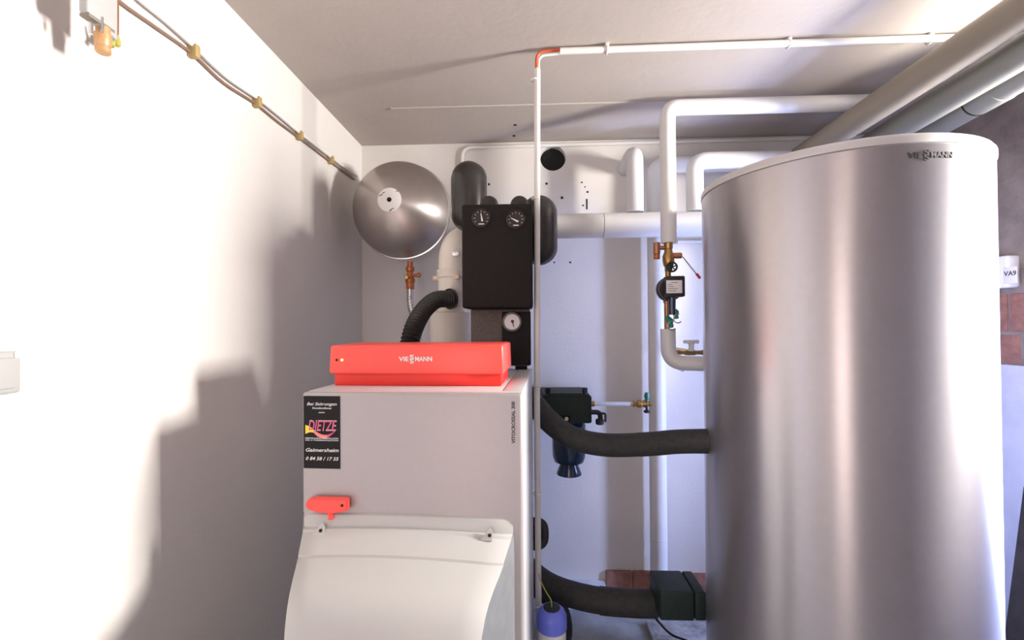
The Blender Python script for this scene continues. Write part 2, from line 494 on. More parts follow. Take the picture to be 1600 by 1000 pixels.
# ================================================================ BOILER
BA = math.atan2(0.029, 0.572)
BW = 0.572; BD = 0.63; BH = 1.428
FR = Vector((-0.0205, 1.110, 0))
BL = FR - Vector((BW * math.cos(-BA), BW * math.sin(-BA), 0))
boiler = thing('heating_boiler', 'silver grey floor standing heating boiler with red control box and pale bulging hood', 'boiler', BL, -BA)
BM = Matrix.Translation(BL) @ Matrix.Rotation(-BA, 4, 'Z')      # u right, v back, w up
def lobj(name, bm, m, parent=boiler, **k):
    bm.transform(BM); return obj(name, bm, m, parent, **k)
b = B(); box(b, (0.004, 0.03, 0.06), (BW - 0.004, BD, BH - 0.004), 0.006, 3); lobj('casing', b, 'boiler_side')
b = B(); box(b, (0.03, 0.06, 0.0), (BW - 0.03, BD - 0.03, 0.06)); lobj('plinth', b, 'black')
b = B(); box(b, (0, 0, 0.08), (BW, 0.028, BH), 0.009, 4); door = lobj('front_door', b, 'boiler')
# top covers, separated by dark joints
b = B(); box(b, (0.002, 0.030, BH - 0.004), (BW - 0.002, 0.052, BH), 0.002); lobj('front_rail', b, 'boiler_side')
b = B(); box(b, (0.002, 0.055, BH - 0.004), (BW - 0.058, BD, BH), 0.002); lobj('top_cover', b, 'boiler_side')
b = B(); box(b, (BW - 0.054, 0.055, BH - 0.004), (BW - 0.002, BD, BH), 0.002); lobj('side_strip', b, 'boiler_side')
# model name printed upward along the right edge of the door
pz = (-0.0399, 1.1100, 1.3577)[2]
tm = BM @ fr((BW - 0.0185, -0.0006, pz), (0, 0, 1), (-1, 0, 0))
b = text_bm('VITOCROSSAL 300', 0.0085, tm, width=0.104, bold=0.03, depth=0.0006); obj('lettering', b, 'ink', boiler, smooth=False)

# sticker on the door
st0 = (0.0055, BH - 0.195); SW, SH = 0.098, 0.186
b = B(); box(b, (st0[0], -0.0012, st0[1]), (st0[0] + SW, 0.0, st0[1] + SH)); stick = lobj('sticker', b, 'stickblack', smooth=False)
def stick_text(body, h, x, z, width=None, shear=0.25, bold=0.0, m='stickwhite', lift=0.0014, nm='print'):
    tm = BM @ fr((st0[0] + x * SW, -lift, st0[1] + z * SH), (1, 0, 0), (0, 0, 1))
    o = obj(nm, text_bm(body, h, tm, width=width, shear=shear, bold=bold, depth=0.0003), m, stick, smooth=False)
    return o
stick_text('Bei Störungen', 0.0078, 0.50, 0.872, 0.080, bold=0.006)
stick_text('Kundendienst', 0.0050, 0.50, 0.822, 0.052, bold=0.010)
stick_text('usw.', 0.0042, 0.50, 0.766, 0.017, bold=0.010)
stick_text('DIETZE', 0.0270, 0.50, 0.525, 0.076, bold=0.014, m='stickwhite', lift=0.0016)
stick_text('DIETZE', 0.0255, 0.50, 0.529, 0.0745, bold=0.004, m='pink', lift=0.0020)
stick_text('HEIZUNG & SANITÄRINSTALLATION', 0.0036, 0.50, 0.408, 0.089, shear=0, bold=0.015)
stick_text('GAS- U. WASSERINSTALLATION', 0.0032, 0.50, 0.382, 0.089, shear=0, bold=0.015)
stick_text('Gaimersheim', 0.0092, 0.50, 0.232, 0.088, bold=0.012)
stick_text('0 84 58 / 17 55', 0.0088, 0.50, 0.115, 0.088, bold=0.012)
# the swoosh under the name: yellow wave turning to red
def swoosh(x0, x1, m):
    bm = B(); n = 14; top, bot = [], []
    for i in range(n + 1):
        t = x0 + (x1 - x0) * i / n
        zt_ = 0.600 - 0.155 * t if t < 0.15 else 0.5767 - 0.16 * math.sin((t - 0.15) / 0.85 * PI) ** 1.0 * 0.62 - 0.03 * (t - 0.15)
        zb_ = 0.474 + 0.025 * math.sin(min(t, 0.35) / 0.35 * PI) - 0.062 * math.sin(max(t - 0.25, 0) / 0.75 * PI) + 0.085 * max(t - 0.62, 0) / 0.38
        if zb_ > zt_: zb_ = zt_ - 0.002
        x = st0[0] + SW * (0.05 + 0.90 * t)
        top.append((x, st0[1] + SH * zt_)); bot.append((x, st0[1] + SH * zb_))
    prism(bm, top + bot[::-1], BM @ fr((0, -0.0013, 0), (1, 0, 0), (0, 0, 1)), 0.0001)
    return obj('swoosh', bm, m, stick, smooth=False)
swoosh(0.0, 0.24, 'yellow'); swoosh(0.24, 0.66, 'salmon'); swoosh(0.66, 1.0, 'pink')

# bulging hood: rows of (outward d, height z), narrower and rounder towards the front
rows = [(-0.004, 1.122), (0.006, 1.116), (0.011, 1.104), (0.013, 1.0865), (0.023, 1.0845), (0.026, 1.079), (0.055, 1.063), (0.079, 1.0495), (0.081, 1.0440), (0.088, 1.0428), (0.105, 1.035),
        (0.140, 1.024), (0.170, 1.010), (0.192, 0.992), (0.208, 0.968), (0.221, 0.935), (0.230, 0.89), (0.236, 0.82), (0.238, 0.70), (0.236, 0.5), (0.228, 0.30), (0.22, 0.10)]
b = B(); NU = 18; grid = []
for d, z in rows:
    t = max(d, 0.0)
    u0 = 0.002 + 0.365 * t; u1 = BW - 0.022 - 0.24 * t
    row = []
    for k in range(NU + 1):
        s_ = k / NU; e = 2 * s_ - 1
        bow = 0.012 * (1 - e * e) * min(1, t / 0.03 + 0.15)
        edge = 0.010 * max(0, abs(e) - 0.93) / 0.07
        row.append(b.verts.new((u0 + (u1 - u0) * s_, -(d + bow * 0.6) + edge, z + bow * 1.1 - edge * 0.3)))
    grid.append(row)
for r0, r1 in zip(grid, grid[1:]):
    for k in range(NU): b.faces.new((r0[k], r1[k], r1[k + 1], r0[k + 1]))
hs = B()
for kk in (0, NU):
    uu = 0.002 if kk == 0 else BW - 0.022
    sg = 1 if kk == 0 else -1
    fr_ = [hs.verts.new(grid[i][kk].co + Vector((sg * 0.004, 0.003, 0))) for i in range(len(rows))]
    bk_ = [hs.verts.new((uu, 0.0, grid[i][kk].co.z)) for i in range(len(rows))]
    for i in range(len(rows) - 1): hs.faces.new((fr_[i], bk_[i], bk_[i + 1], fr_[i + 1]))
    ins = [b.verts.new(grid[i][kk].co + Vector((sg * 0.004, 0.006, 0))) for i in range(len(rows))]
    for i in range(len(rows) - 1): b.faces.new((grid[i][kk], ins[i], ins[i + 1], grid[i + 1][kk]))
hood = lobj('hood', b, 'hood', sharp=24)
lobj('hood_side', hs, 'hoodside', hood)  # sides of the hood, in a darker grey than its front
# two triangular catches on the hood
def catch(u, d, z):
    bm = B()
    nrm = Vector((0, -0.55, 1.0)).normalized()
    f = BM @ fr((u, -d, z), (1, 0, 0), (0, 0.42, 0.9))
    prism(bm, [(-0.016, -0.010), (0.013, -0.011), (0.013, 0.010), (0.006, 0.018)], f, 0.005)
    o = obj('catch', bm, 'hood', hood)
    b2 = B(); lathe(b2, (0.006, 0.001, 0.0055), (0, 0, 1), [(0.0042, 0), (0.0042, 0.0014)], 12)
    b2.transform(f); obj('catch_hole', b2, 'void', hood)
catch(0.062, 0.0285, 1.086); catch(BW - 0.085, 0.0285, 1.089)

# red control box standing on the boiler top: a part of it
def loc_uv(p): return BM.inverted() @ Vector(p)
ub0 = loc_uv((-0.5632, 1.2878, 1.4280)); ub1 = loc_uv((-0.0822, 1.2297, 1.4280))
cv = (ub0.y + ub1.y) / 2; c0, c1 = ub0.x, ub1.x
ctrl_h = 0.116
b = B(); box(b, (c0, cv, BH), (c1, cv + 0.21, BH + 0.036), 0.003); ctrl = lobj('control_box', b, 'reddark')
b = B(); box(b, (c0 - 0.010, cv - 0.014, BH + 0.034), (c1 + 0.009, cv + 0.215, BH + ctrl_h), 0.007, 3)
for v in b.verts:
    if v.co.z > BH + 0.08: v.co.x += (0.004 if v.co.x < (c0 + c1) / 2 else -0.002)
lobj('control_lid', b, 'red', ctrl)
fy = cv - 0.0145
place = lambda p: BM @ Vector(((c0 + c1) / 2 - 0.0065 + p.x, fy - p.z, BH + 0.0715 + p.y))
obj('lettering', logo(place, 0.0125, 0.0016), 'stickwhite', ctrl, smooth=False)
for du, m in ((0.014, 'void'), (0.030, 'led')):
    b = B(); lathe(b, (c0 + du, fy, BH + 0.0745), (0, -1, 0), [(0.0034, 0), (0.0034, 0.0012), (0.002, 0.002)], 12); lobj('indicator', b, m, ctrl)

# red T handle standing on the hood
hb = (-0.5087, 1.1230, 1.1125); 
tk = thing('t_handle_key', 'small red plastic T handle standing on top of the pale boiler hood', 'handle', (hb[0], hb[1], hb[2] - 0.002))
f = fr((hb[0], hb[1] - 0.010, hb[2] + 0.035), (1, -0.05, 0), (0, 0, 1))
prof = [(-0.062, -0.004), (-0.061, 0.006), (-0.054, 0.014), (-0.043, 0.0175), (0.048, 0.0175), (0.048, -0.012), (0.030, -0.016), (0.012, -0.020), (-0.012, -0.020), (-0.026, -0.016), (-0.047, -0.0145), (-0.057, -0.011)]
b = B(); prism(b, prof, f @ Matrix.Translation((0, 0, -0.016)), 0.018)
bmesh.ops.bevel(b, geom=[e for e in b.edges], offset=0.0022, segments=2, affect='EDGES')
bar = obj('grip', b, 'red', tk)
b = B(); lathe(b, (0.035, 0.002, 0.0015), (0, 0, 1), [(0.0035, 0), (0.0035, 0.0013)], 12); b.transform(f); obj('peg_hole', b, 'void', tk)
b = B(); lathe(b, (hb[0], hb[1], hb[2] - 0.003), (0, 0, 1), [(0.0075, 0), (0.0075, 0.010), (0.009, 0.018), (0.012, 0.024)], 20); obj('stem', b, 'red', tk)

# ================================================================ PUMP GROUP behind the boiler
PYF, PYB = 1.62, 1.80
p0 = (-0.2463, 1.6200, 2.0398); p1 = (0.0118, 1.6200, 1.6596)
pg = thing('pump_group', 'black foam clad pump group with two round dark thermometers', 'pump', ((p0[0] + p1[0]) / 2, 1.70, p1[2]))
b = B(); box(b, (p0[0], PYF, p1[2]), (p1[0], PYB, p0[2]), 0.010, 3); obj('foam_block', b, 'black', pg)
for px, ang in ((752, 100), (806, 152)):
    c = Vector((-0.1741, 1.6200, 1.9872)) if px == 752 else Vector((-0.0483, 1.6200, 1.9804))
    b = B(); lathe(b, (c.x, PYF + 0.004, c.z), (0, -1, 0), [(0.034, 0), (0.034, 0.008), (0.031, 0.010), (0.030, 0.006), (0, 0.006)], 32)
    th = obj('thermometer', b, 'blackshell', pg)
    a = math.radians(ang); f = fr((c.x + 0.003, PYF - 0.003, c.z - 0.006), (math.cos(a), 0, math.sin(a)), (-math.sin(a), 0, math.cos(a)))
    b = B(); prism(b, [(-0.006, -0.0032), (0.024, -0.0008), (0.024, 0.0008), (-0.006, 0.0032)], f, 0.0025)
    obj('needle', b, 'paper', th)
    b = B()
    for k in range(9):
        aa = math.radians(210 - k * 30); 
        f2 = fr((c.x, PYF - 0.0025, c.z), (math.cos(aa), 0, math.sin(aa)), (-math.sin(aa), 0, math.cos(aa)))
        prism(b, [(0.022, -0.0006), (0.027, -0.0006), (0.027, 0.0006), (0.022, 0.0006)], f2, 0.0007)
    box(b, (c.x - 0.010, PYF - 0.0035, c.z - 0.023), (c.x + 0.010, PYF - 0.0022, c.z - 0.020))
    obj('dial_print', b, 'stickwhite', th)['kind'] = 'stuff'
for px in (765, 812):
    c = Vector((-0.1505, 1.7000, 2.0572)) if px == 765 else Vector((-0.0357, 1.7000, 2.0551))
    b = B(); lathe(b, (c.x, 1.66, c.z - 0.008), (0, 1, 0), [(0.026, 0), (0.033, 0.006), (0.035, 0.016), (0.035, 0.10)], 32); obj('valve_cap', b, 'blackshell', pg)
# lower block with the pressure gauge
q0 = (-0.2252, 1.6900, 1.6569); q1 = (0.0011, 1.6900, 1.4429)
lb = thing('manometer_block', 'dark grey foam block with a white pressure gauge under the pump group', 'gauge block', ((q0[0] + q1[0]) / 2, 1.73, BH))
b = B(); box(b, (q0[0], 1.69, q1[2]), (q1[0], 1.80, p1[2] - 0.001), 0.008, 3); obj('foam_block', b, 'greyfoam', lb)
gx = (-0.1058, 1.6850, 1.6606)
b = B(); box(b, (gx[0], 1.683, q1[2] + 0.004), (q1[0] + 0.002, 1.691, p1[2] - 0.012), 0.003); obj('dark_cover', b, 'black', lb)
fx = (-0.0572, 1.7000, 1.4324); fx2 = (-0.0087, 1.7000, 1.4323)
b = B(); box(b, (fx[0], 1.70, BH + 0.0005), (fx2[0] - 0.003, 1.735, q1[2] + 0.01), 0.003); obj('foot', b, 'black', lb)
c = Vector((-0.0673, 1.6800, 1.6096))
b = B(); lathe(b, (c.x, 1.686, c.z), (0, -1, 0), [(0.038, 0), (0.039, 0.006), (0.036, 0.012), (0.031, 0.012), (0.029, 0.007)], 36, close=False); gauge = obj('gauge_case', b, 'blackshell', lb)
b = B(); lathe(b, (c.x, 1.684, c.z), (0, -1, 0), [(0.0305, 0), (0.0305, 0.0055)], 36); obj('gauge_face', b, 'paper', gauge)
b = B(); f = fr((c.x + 0.002, 1.6775, c.z), (0.25, 0, -1), (1, 0, 0.25))
prism(b, [(-0.008, -0.003), (0.020, -0.0012), (0.020, 0.0012), (-0.008, 0.003)], f, -0.0012)
lathe(b, (c.x + 0.002, 1.678, c.z + 0.002), (0, -1, 0), [(0.006, 0), (0.006, 0.002)], 14); obj('needle', b, 'ink', gauge)

# black rounded pipe covers left and right of the pump group
def cover(p, r, z0, z1, label):
    o = thing('pipe_cover', label, 'pipe cover', (p[0], p[1], z0))
    b = B(); lathe(b, (p[0], p[1], z0), (0, 0, 1), capsule_prof(r, z1 - z0), 36, close=False); s = obj('shell', b, 'blackshell', o)
    b = B(); tube(b, [Vector((p[0] + 0.0, p[1] - (r + 0.0005) * math.cos(a), (z1 + z0) / 2 + 0)) for a in (0, 0.01)], 0.001, 6)
    b.free()
    b = B(); L = (z1 - z0) / 2 - r; pts = []
    for k in range(25):
        a = PI * k / 24; pts.append(Vector((p[0] - (r - 0.0005) * math.cos(a), p[1] - 0.002, (z0 + z1) / 2 + L + (r - 0.0005) * math.sin(a))))
    for k in range(25):
        a = PI * k / 24; pts.append(Vector((p[0] + (r - 0.0005) * math.cos(a), p[1] - 0.002, (z0 + z1) / 2 - L - (r - 0.0005) * math.sin(a))))
    pts.append(pts[0]); tube(b, pts, 0.0022, 6); obj('seam', b, 'blackshell', o)
    return o
a0 = (-0.2548, 1.8900, 2.2927); a1 = (-0.2566, 1.8900, 1.9954)
cover((a0[0], 1.89), 0.0745, a1[2], a0[2], 'tall black rounded pipe cover left of the pump group, beside the grey vessel')
b0 = (0.0417, 1.8900, 2.1425); b1 = (0.0394, 1.8900, 1.8502)
cover((b0[0], 1.89), 0.0745, b1[2], b0[2], 'black rounded pipe cover right of the pump group, end of white pipe')

# ================================================================ FLUE
fc = (-0.3444, 1.9500, 1.6551); ft = (-0.3397, 1.9500, 1.9809)
FX, FY = fc[0], 1.95
flue = thing('flue_pipe', 'cream plastic flue pipe with wide collar rising behind the boiler', 'flue', (FX, FY, 0.30))
b = B(); cyl(b, (FX - 0.005, FY, 0.30), (FX - 0.005, FY, fc[2]), 0.086, 40, bev=0.003); obj('collar', b, 'flue', flue)
b = B(); tube(b, fillet([(FX, FY, fc[2] - 0.05), (FX + 0.006, FY, ft[2] - 0.02), (FX + 0.10, FY + 0.13, ft[2] + 0.035), (FX + 0.23, 2.66, ft[2] + 0.06)], 0.09, 12), 0.058, 36); obj('elbow_pipe', b, 'flue', flue)
zr = (-0.3434, 1.9500, 1.8348)[2]
b = B(); lathe(b, (FX + 0.003, FY, zr - 0.03), (0, 0, 1), [(0.058, 0), (0.0635, 0.001), (0.0635, 0.022), (0.0655, 0.025), (0.0655, 0.031), (0.0625, 0.035), (0.058, 0.036)], 40, close=False); obj('socket_ring', b, 'flue', flue)
c = Vector((-0.3972, 1.9500, 1.8045)); 
b = B(); cyl(b, (FX - 0.055, FY, c.z), (FX - 0.079, FY - 0.006, c.z), 0.0105, 18, bev=0.002); obj('test_cap', b, 'cream', flue)
c = Vector((-0.3110, 1.8900, 1.8028)); b = B(); cyl(b, (c.x, FY - 0.050, c.z), (c.x + 0.004, FY - 0.076, c.z), 0.011, 18, bev=0.002); obj('test_cap', b, 'cream', flue)
c = Vector((-0.3132, 1.8900, 1.9008)); b = B(); box(b, (c.x - 0.013, FY - 0.068, c.z - 0.008), (c.x + 0.010, FY - 0.052, c.z + 0.010), 0.003); cyl(b, (c.x + 0.006, FY - 0.06, c.z), (c.x + 0.006, FY - 0.073, c.z), 0.008, 14)
obj('clip', b, 'steel', flue)

# corrugated black hose from the boiler top to the flue
hp = spline([(-0.4346, 1.5750, 1.4550) [:2] + (1.4325,), (-0.4346, 1.5750, 1.4550), (-0.4365, 1.6000, 1.5195), (-0.4280, 1.6400, 1.5907), (-0.4110, 1.7200, 1.6569), (-0.3802, 1.8000, 1.7007), (-0.3357, 1.8720, 1.7095)], 24)
hp = resample(hp, 0.0030)
hose = thing('corrugated_hose', 'black corrugated hose arching from behind the red box to the cream flue', 'hose', hp[0])
b = B(); tube(b, hp, lambda i: 0.0315 + 0.0044 * math.sin(i * 2 * PI / 5.0), 24); obj('ribbed_tube', b, 'rubber', hose)
e = hp[-1]; dr_ = (hp[-1] - hp[-4]).normalized()
b = B(); lathe(b, e - dr_ * 0.004, dr_, [(0.034, 0), (0.044, 0.002), (0.044, 0.008), (0.036, 0.010)], 32); obj('end_flange', b, 'blackshell', hose)

# ================================================================ EXPANSION VESSEL
vc = Vector((-0.6628, 2.3000, 2.1966)); VR = 0.247
ves = thing('expansion_vessel', 'round grey steel expansion vessel with white centre label on the back wall', 'vessel', (vc.x, 2.60, vc.z))
pr = [(0.0, -0.205)] + [(VR * math.sin(a), -0.205 * math.cos(a) ** 1.0) for a in [PI / 2 * k / 18 for k in range(1, 19)]]
b = B(); lathe(b, vc, (0, 1, 0), pr + [(VR, 0.012)], 72, close=False); obj('front_shell', b, 'vessel', ves, sharp=60)
b = B(); lathe(b, vc, (0, 1, 0), [(VR, 0.010), (VR, 0.022)] + [(VR * math.cos(a), 0.022 + 0.20 * math.sin(a)) for a in [PI / 2 * k / 14 for k in range(1, 15)]], 72, close=False); obj('back_shell', b, 'vessel', ves, sharp=60)
b = B(); lathe(b, vc, (0, 1, 0), [(VR - 0.004, 0.004), (VR + 0.006, 0.006), (VR + 0.008, 0.013), (VR + 0.006, 0.020), (VR - 0.004, 0.022)], 72, close=False); obj('rim_band', b, 'steel', ves)
# label wraps the crown of the dome
lr = 0.058
def dome_y(r): return vc.y - 0.205 * math.sqrt(max(0, 1 - (r / VR) ** 2))
b = B(); lathe(b, (vc.x, 0, vc.z), (0, 1, 0), [(0.0115, dome_y(0.0115) - 0.0015)] + [(lr * k / 6, dome_y(lr * k / 6) - 0.0015) for k in range(2, 7)], 40, close=False); lab = obj('label', b, 'paper', ves)
b = B(); lathe(b, (vc.x, 0, vc.z), (0, 1, 0), [(0.0, dome_y(0) - 0.004), (0.009, dome_y(0) - 0.003), (0.012, dome_y(0) + 0.002)], 20, close=False); obj('valve_cap', b, 'void', ves)
b = B()
for ang, r, L in ((128, 0.044, 0.012), (150, 0.046, 0.02), (-75, 0.046, 0.022), (-85, 0.052, 0.014), (48, 0.054, 0.012)):
    a = math.radians(ang)
    cx, cz = vc.x + r * math.cos(a), vc.z + r * math.sin(a)
    f = fr((cx, dome_y(r) - 0.0022, cz), (1, 0, 0.45), (-0.45, 0, 1))
    prism(b, [(-L / 2, -0.0022), (L / 2, -0.0022), (L / 2, 0.0022), (-L / 2, 0.0022)], f, -0.0012)
obj('print', b, 'inkgrey', lab, smooth=False)['kind'] = 'stuff'
b = B(); box(b, (vc.x - 0.03, 2.50, vc.z - 0.015), (vc.x + 0.03, 2.60, vc.z + 0.015), 0.004); obj('bracket', b, 'steel', ves)
# brass valve and braided connection below
v0 = Vector((-0.6227, 2.3150, 1.9348)); v1 = Vector((-0.6234, 2.3150, 1.7876))
vv = thing('vessel_valve', 'small orange brass shut-off valve hanging under the round grey vessel', 'valve', v1)
b = B(); lathe(b, v1, (0, 0, 1), [(0.019, 0), (0.021, 0.004), (0.021, 0.03), (0.024, 0.034), (0.026, 0.05), (0.019, 0.06), (0.015, 0.075), (0.015, 0.09), (0.022, 0.095), (0.022, 0.115), (0.014, 0.12), (0.014, (v0 - v1).z)], 6 * 4); vb = obj('body', b, 'redbrass', vv)
mz = Vector((-0.6190, 2.3000, 1.8595)).z
b = B(); cyl(b, (v0.x + 0.012, 2.313, mz), (v0.x + 0.058, 2.306, mz), 0.0085, 16, bev=0.002); cyl(b, (v0.x + 0.040, 2.306, mz), (v0.x + 0.056, 2.306, mz), 0.0125, 16, bev=0.003); obj('drain_arm', b, 'redbrass', vv)
b = B(); cyl(b, (v0.x - 0.012, 2.300, mz - 0.012), (v0.x - 0.012, 2.280, mz - 0.012), 0.0125, 18, bev=0.003); obj('cap', b, 'brass', vv)
bh = resample(spline([v1 + Vector((0, 0, 0.004)), (-0.6237, 2.3150, 1.7274), (-0.6099, 2.3000, 1.6700), (-0.5758, 2.2700, 1.6099), (-0.5510, 2.2200, 1.4338), (-0.5473, 2.2000, 1.1822)], 12), 0.004)
b = B(); tube(b, bh, lambda i: 0.0175 + 0.0012 * math.sin(i * PI / 2), 16)
tag(obj('braided_hose', b, 'steel', None, loc=bh[0]), 'grey braided steel hose dropping from the brass valve under the vessel', 'hose')

# ================================================================ WHITE PIPES
def pipe(name, label, pts, r, m, rad=0.07, n=28, cat='pipe', joints=(), loc=None):
    t = thing(name, label, cat, loc or pts[0])
    b = B(); tube(b, fillet(pts, rad, 10), r, n); obj('tube', b, m, t)
    for p, d in joints:
        b = B(); lathe(b, Vector(p) - Vector(d).normalized() * 0.004, d, [(r, 0), (r + 0.0012, 0.001), (r + 0.0012, 0.007), (r, 0.008)], n, close=False); obj('joint_band', b, m, t)
    return t
zb_ = (0.2444, 2.3500, 2.1132)[2]
bp0 = (0.1310, 2.3500, 2.1150); bp1 = (0.9031, 2.3500, 2.1027); jx = (0.3840, 2.3500, 2.1110)[0]
big = thing('header_pipe', 'thick horizontal white pipe running from the black pipe cover to behind the tank', 'pipe', (bp0[0], 2.35, zb_))
b = B(); tube(b, [(bp0[0] - 0.10, 2.35, zb_), (jx - 0.003, 2.35, zb_)], 0.064, 36); obj('tube', b, 'whitepipe', big)
b = B(); tube(b, [(jx + 0.000, 2.35, zb_), (1.80, 2.35, zb_)], 0.064, 36); obj('tube', b, 'whitepipe', big)
# short riser on it
s0 = (0.5515, 2.3500, 2.1650); s1 = (0.5546, 2.3500, 2.4927)
pipe('riser_pipe', 'short vertical grey white pipe standing on the thick horizontal pipe and turning into the wall', [(s0[0], 2.35, zb_ + 0.0655), (s0[0], 2.35, s1[2]), (s0[0], 2.60, s1[2])], 0.043, 'greypipe', 0.065)
# grey white drain pipe down to the floor
gx_ = (0.7014, 2.5000, 1.0909)[0]; gz = (0.7557, 2.5000, 2.4820)[2]
pipe('drain_pipe', 'tall vertical white pipe running down the back wall to the floor, left of the tank', [(gx_, 2.515, 0.0), (gx_, 2.515, gz), (1.80, 2.515, gz)], 0.046, 'whitepipe', 0.07, joints=[((gx_, 2.515, 0.42), (0, 0, 1)), ((gx_, 2.515, 1.88), (0, 0, 1))])
# pipe from the ceiling down to the circulation pump
ax = (0.6390, 2.0800, 2.2037)[0]; az0 = (0.6366, 2.0800, 1.9681)[2]; az1 = (0.6896, 2.0800, 2.5925)[2]
pipe('circulation_pipe', 'white pipe along the ceiling bending down to the small circulation pump', [(ax, 2.08, az0), (ax, 2.08, az1), (1.62, 2.08, az1)], 0.0355, 'whitepipe', 0.05)
# bent pipe beside it
bx = (0.8578, 2.3500, 2.2795)[0]; bz1 = (1.0695, 2.3500, 2.4413)[2]
pipe('bent_pipe', 'white pipe rising from the thick horizontal pipe and bending right above the tank edge', [(bx, 2.35, zb_ + 0.0655), (bx, 2.35, bz1), (1.80, 2.35, bz1)], 0.043, 'whitepipe', 0.06)
# thin dark pipe below the thick one
t0 = (0.8433, 2.5900, 2.0649); 
pipe('thin_pipe', 'thin grey pipe just under the thick white pipe, right of the brass valve', [(t0[0], 2.588, t0[2]), (1.70, 2.588, t0[2])], 0.012, 'greypipe', 0.02, 14)
# lower pipe from pump to tank
lx = (0.6317, 2.0800, 1.4983)[0]; lz0 = (0.6325, 2.0800, 1.5745)[2]; lz1 = (0.7348, 2.0800, 1.4188)[2]
lp = pipe('return_pipe', 'short white pipe below the circulation pump bending right into the tank', [(lx, 2.08, lz0), (lx, 2.08, lz1), (0.812, 2.03, lz1)], 0.0335, 'whitepipe', 0.075)
c = Vector((0.6875, 2.0600, 1.3889)); b = B(); box(b, (c.x - 0.004, 2.05, c.z - 0.006), (c.x + 0.004, 2.09, c.z + 0.004), 0.001); obj('clip', b, 'steel', lp)

# ================================================================ BRASS FITTINGS AND CIRCULATION PUMP
Y = 2.08
def P(px_pt): return Vector(px_pt)
top = Vector((ax, Y, az0))
fv = thing('brass_valve', 'brass ball valve with long red tipped lever under the white ceiling pipe', 'valve', (ax, Y, (0.6353, 2.0800, 1.8387)[2]))
z1 = (0.6360, 2.0800, 1.9092)[2]; z2 = (0.6353, 2.0800, 1.8387)[2]
b = B(); lathe(b, (ax - 0.002, Y, z2), (0, 0, 1), [(0.014, 0), (0.017, 0.002), (0.017, 0.02), (0.022, 0.026), (0.026, 0.045), (0.026, 0.07), (0.02, 0.085), (0.017, 0.10), (0.020, 0.105), (0.020, az0 - z2 + 0.004)], 24); obj('body', b, 'brass', fv)
c = Vector((0.6930, 2.0600, 1.9083)); b = B(); cyl(b, (ax + 0.012, Y - 0.01, c.z), (c.x, Y - 0.014, c.z), 0.014, 18, bev=0.003); obj('side_port', b, 'copper', fv)
l0 = Vector((0.6924, 2.0500, 1.9010)); l1 = Vector((0.7681, 2.0500, 1.8018)); lm = l0.lerp(l1, 0.78)
b = B(); f = fr(l0, l1 - l0, (0, -1, 0)); L = (l1 - l0).length
prism(b, [(0, -0.004), (L * 0.8, -0.004), (L * 0.8, 0.004), (0, 0.004)], f, 0.003); lev = obj('lever', b, 'steel', fv)
b = B(); cyl(b, lm, l1, 0.0062, 12, bev=0.002); obj('lever_tip', b, 'redtip', lev)
sv0 = Vector((0.5844, 2.0800, 1.9717)); sv1 = Vector((0.5836, 2.0800, 1.8952))
sv = thing('safety_valve', 'small copper safety valve left of the brass ball valve', 'valve', sv1)
b = B(); cyl(b, (sv0.x, Y, sv1.z + 0.022), (sv0.x, Y, sv0.z), 0.0155, 20, bev=0.002); obj('body', b, 'copper', sv)
b = B(); cyl(b, sv1, (sv0.x, Y, sv1.z + 0.022), 0.0145, 20, bev=0.002); obj('cap', b, 'redbrass', sv)
b = B(); zz = sv1.z + 0.052; cyl(b, (sv0.x + 0.012, Y, zz), (ax - 0.010, Y, zz), 0.010, 14); obj('arm', b, 'copper', sv)
# handwheel and brass tube above the pump
hw = Vector((0.6434, 2.0500, 1.8553)); zp1 = (0.6350, 2.0800, 1.8093)[2]
hv = thing('handwheel_valve', 'dark round handwheel valve just above the small circulation pump', 'valve', (ax, Y, zp1))
b = B(); cyl(b, (ax - 0.004, Y, zp1), (ax - 0.004, Y, z2 - 0.0005), 0.013, 18); obj('body', b, 'brass', hv)
b = B(); torus(b, hw, (-0.2, -1, 0.1), 0.021, 0.0045, 24, 8); cyl(b, hw, hw + Vector((-0.008, 0.034, 0)), 0.006, 12)
for k in range(3):
    a = k * PI / 3 + 0.3; d = Vector((math.cos(a), 0, math.sin(a))) * 0.021; cyl(b, hw - d, hw + d, 0.003, 8)
obj('handwheel', b, 'greenfoam', hv)
# the pump
pc0 = (0.5967, 2.0000, 1.8070); pc1 = (0.6764, 2.0000, 1.7159)
pm = thing('circulation_pump', 'small circulation pump with black terminal box and white rating label', 'pump', (ax, Y, (0.6326, 2.0800, 1.5803)[2]))
mc = Vector((0.6312, 2.0600, 1.7549)); 
b = B(); lathe(b, (mc.x, 2.02, mc.z), (0, 1, 0), [(0.045, 0), (0.052, 0.006), (0.054, 0.02), (0.050, 0.026), (0.050, 0.034), (0.055, 0.038), (0.055, 0.055), (0.04, 0.07), (0.02, 0.075)], 40); obj('housing', b, 'blackshell', pm)
b = B(); box(b, (pc0[0], 1.975, pc1[2]), (pc1[0], 2.03, pc0[2]), 0.006, 3); tb = obj('terminal_box', b, 'rubber', pm)
k0 = (0.5945, 1.9750, 1.7876); k1 = (0.6626, 1.9750, 1.7312)
b = B(); box(b, (k0[0], 1.9735, k1[2]), (k1[0], 1.976, k0[2]), 0.0005); rl = obj('rating_label', b, 'paper', pm)
b = B()
for i, wd in enumerate((0.5, 0.35, 0.42, 0.7, 0.6)):
    zz = k0[2] - 0.010 - i * 0.009; xx = (k0[0] + k1[0]) / 2 if i < 1 else k0[0] + 0.006 + wd * 0.03
    box(b, (xx - wd * 0.03, 1.9728, zz - 0.0013), (xx + wd * 0.03, 1.9737, zz + 0.0013))
